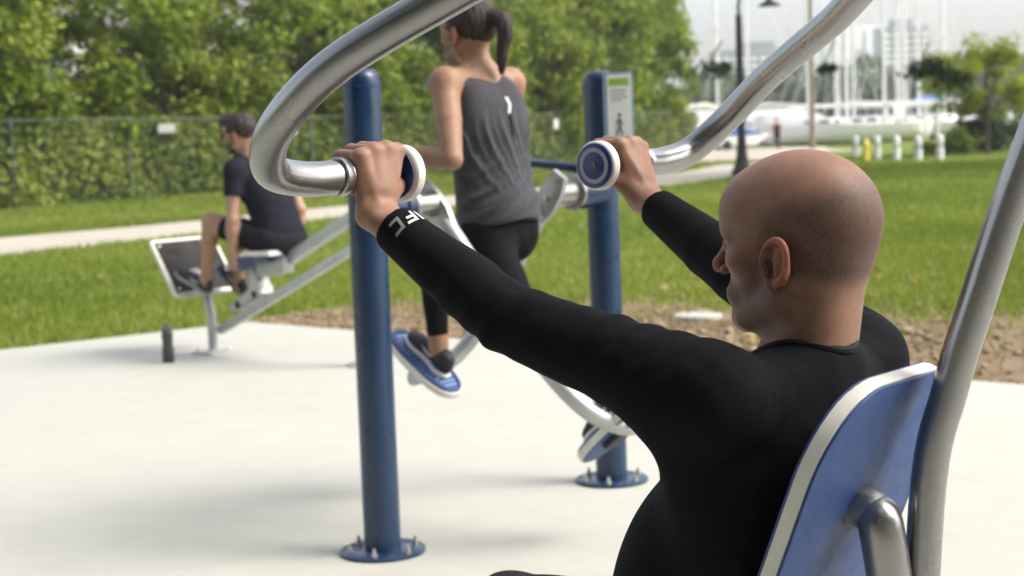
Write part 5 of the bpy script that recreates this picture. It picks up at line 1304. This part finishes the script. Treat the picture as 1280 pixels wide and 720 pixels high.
M['dry_leaf'] = mat_leaf('dry_leaf', [(.16, .08, .03), (.26, .15, .06), (.36, .25, .12)], .7, .15)
M['straw'] = mat_leaf('straw', [(.12, .09, .05), (.25, .20, .11), (.34, .29, .17)], .8, .2)
M['soil'] = mat('brown_soil', (.25, .18, .112), .95, 0, .4, 20, .5, 120, .004)
litter()
b = G(872, 393); cov = build('access_cover', lambda bm: lathe(bm, b-UPZ*.03, UPZ, [(0, .17), (.028, .17), (.034, .16), (.034, .14), (.030, .138), (.030, 0)], 40), mat('pale_concrete_lid', (.42, .41, .37), .8, 0, .1, 15), None, True, 40, b-UPZ*.03)
tag(cov, 'round pale access cover lying in the bare soil beside the blue post', 'access cover')
def haze():
    m = bpy.data.materials.new('pale_air'); m.use_nodes = True; nt = m.node_tree
    nt.nodes.remove(nt.nodes['Principled BSDF']); v = nt.nodes.new('ShaderNodeVolumePrincipled'); v.inputs['Color'].default_value = (.93, .95, .95, 1); v.inputs['Density'].default_value = .0005; v.inputs['Anisotropy'].default_value = .2
    nt.links.new(v.outputs[0], nt.nodes['Material Output'].inputs['Volume'])
    o = build('haze', lambda bm: box(bm, V(0, 1900, 26), V(1, 0, 0), V(0, 1, 0), UPZ, 3300, 2250, 28), m, None, False); struct(o, 'stuff'); o['label'] = 'pale hazy air over the harbour'
haze()
# ================================================================== light and camera
SUN_EL, SUN_AZ = 46, 98      # azimuth from +Y towards +X
sd = V(math.sin(R(SUN_AZ))*math.cos(R(SUN_EL)), math.cos(R(SUN_AZ))*math.cos(R(SUN_EL)), math.sin(R(SUN_EL)))
L = bpy.data.lights.new('sun', 'SUN'); L.energy = 1.35; L.angle = R(30); L.color = (1, .95, .86)
lo = bpy.data.objects.new('sun', L); COL.objects.link(lo); lo.rotation_euler = Vector(sd).to_track_quat('Z', 'Y').to_euler(); lo.location = (10, 10, 30)
w = bpy.data.worlds.new('World'); SC.world = w; w.use_nodes = True; nt = w.node_tree; bg = nt.nodes['Background']
sky = nt.nodes.new('ShaderNodeTexSky'); sky.sky_type = 'NISHITA'; sky.sun_disc = False; sky.sun_elevation = R(SUN_EL); sky.sun_rotation = R(SUN_AZ); sky.air_density = 1.0; sky.dust_density = 4.0; sky.ozone_density = 1.0
# thin overcast: the sky is partly whitened by cloud
hs = nt.nodes.new('ShaderNodeHueSaturation'); hs.inputs['Saturation'].default_value = .45; nt.links.new(sky.outputs[0], hs.inputs['Color']); nt.links.new(hs.outputs[0], bg.inputs[0])
bg.inputs[1].default_value = .15
cam = bpy.data.cameras.new('camera'); co = bpy.data.objects.new('camera', cam); COL.objects.link(co)
cam.sensor_width = 36; cam.lens = FPX/1280*36; cam.clip_end = 6000; cam.clip_start = .05
mw = Matrix.Identity(4)
for i, a in enumerate((_ri, _up, -_fw)):
    for j in range(3): mw[j][i] = a[j]
for j in range(3): mw[j][3] = CAM[j]
co.matrix_world = mw; SC.camera = co
cam.dof.use_dof = True; cam.dof.focus_distance = 2.15; cam.dof.aperture_fstop = 6.8
SC.view_settings.view_transform = 'Standard'; SC.view_settings.look = 'None'; SC.view_settings.gamma = 1; SC.view_settings.exposure = 1.22; SC.view_settings.use_curve_mapping = False
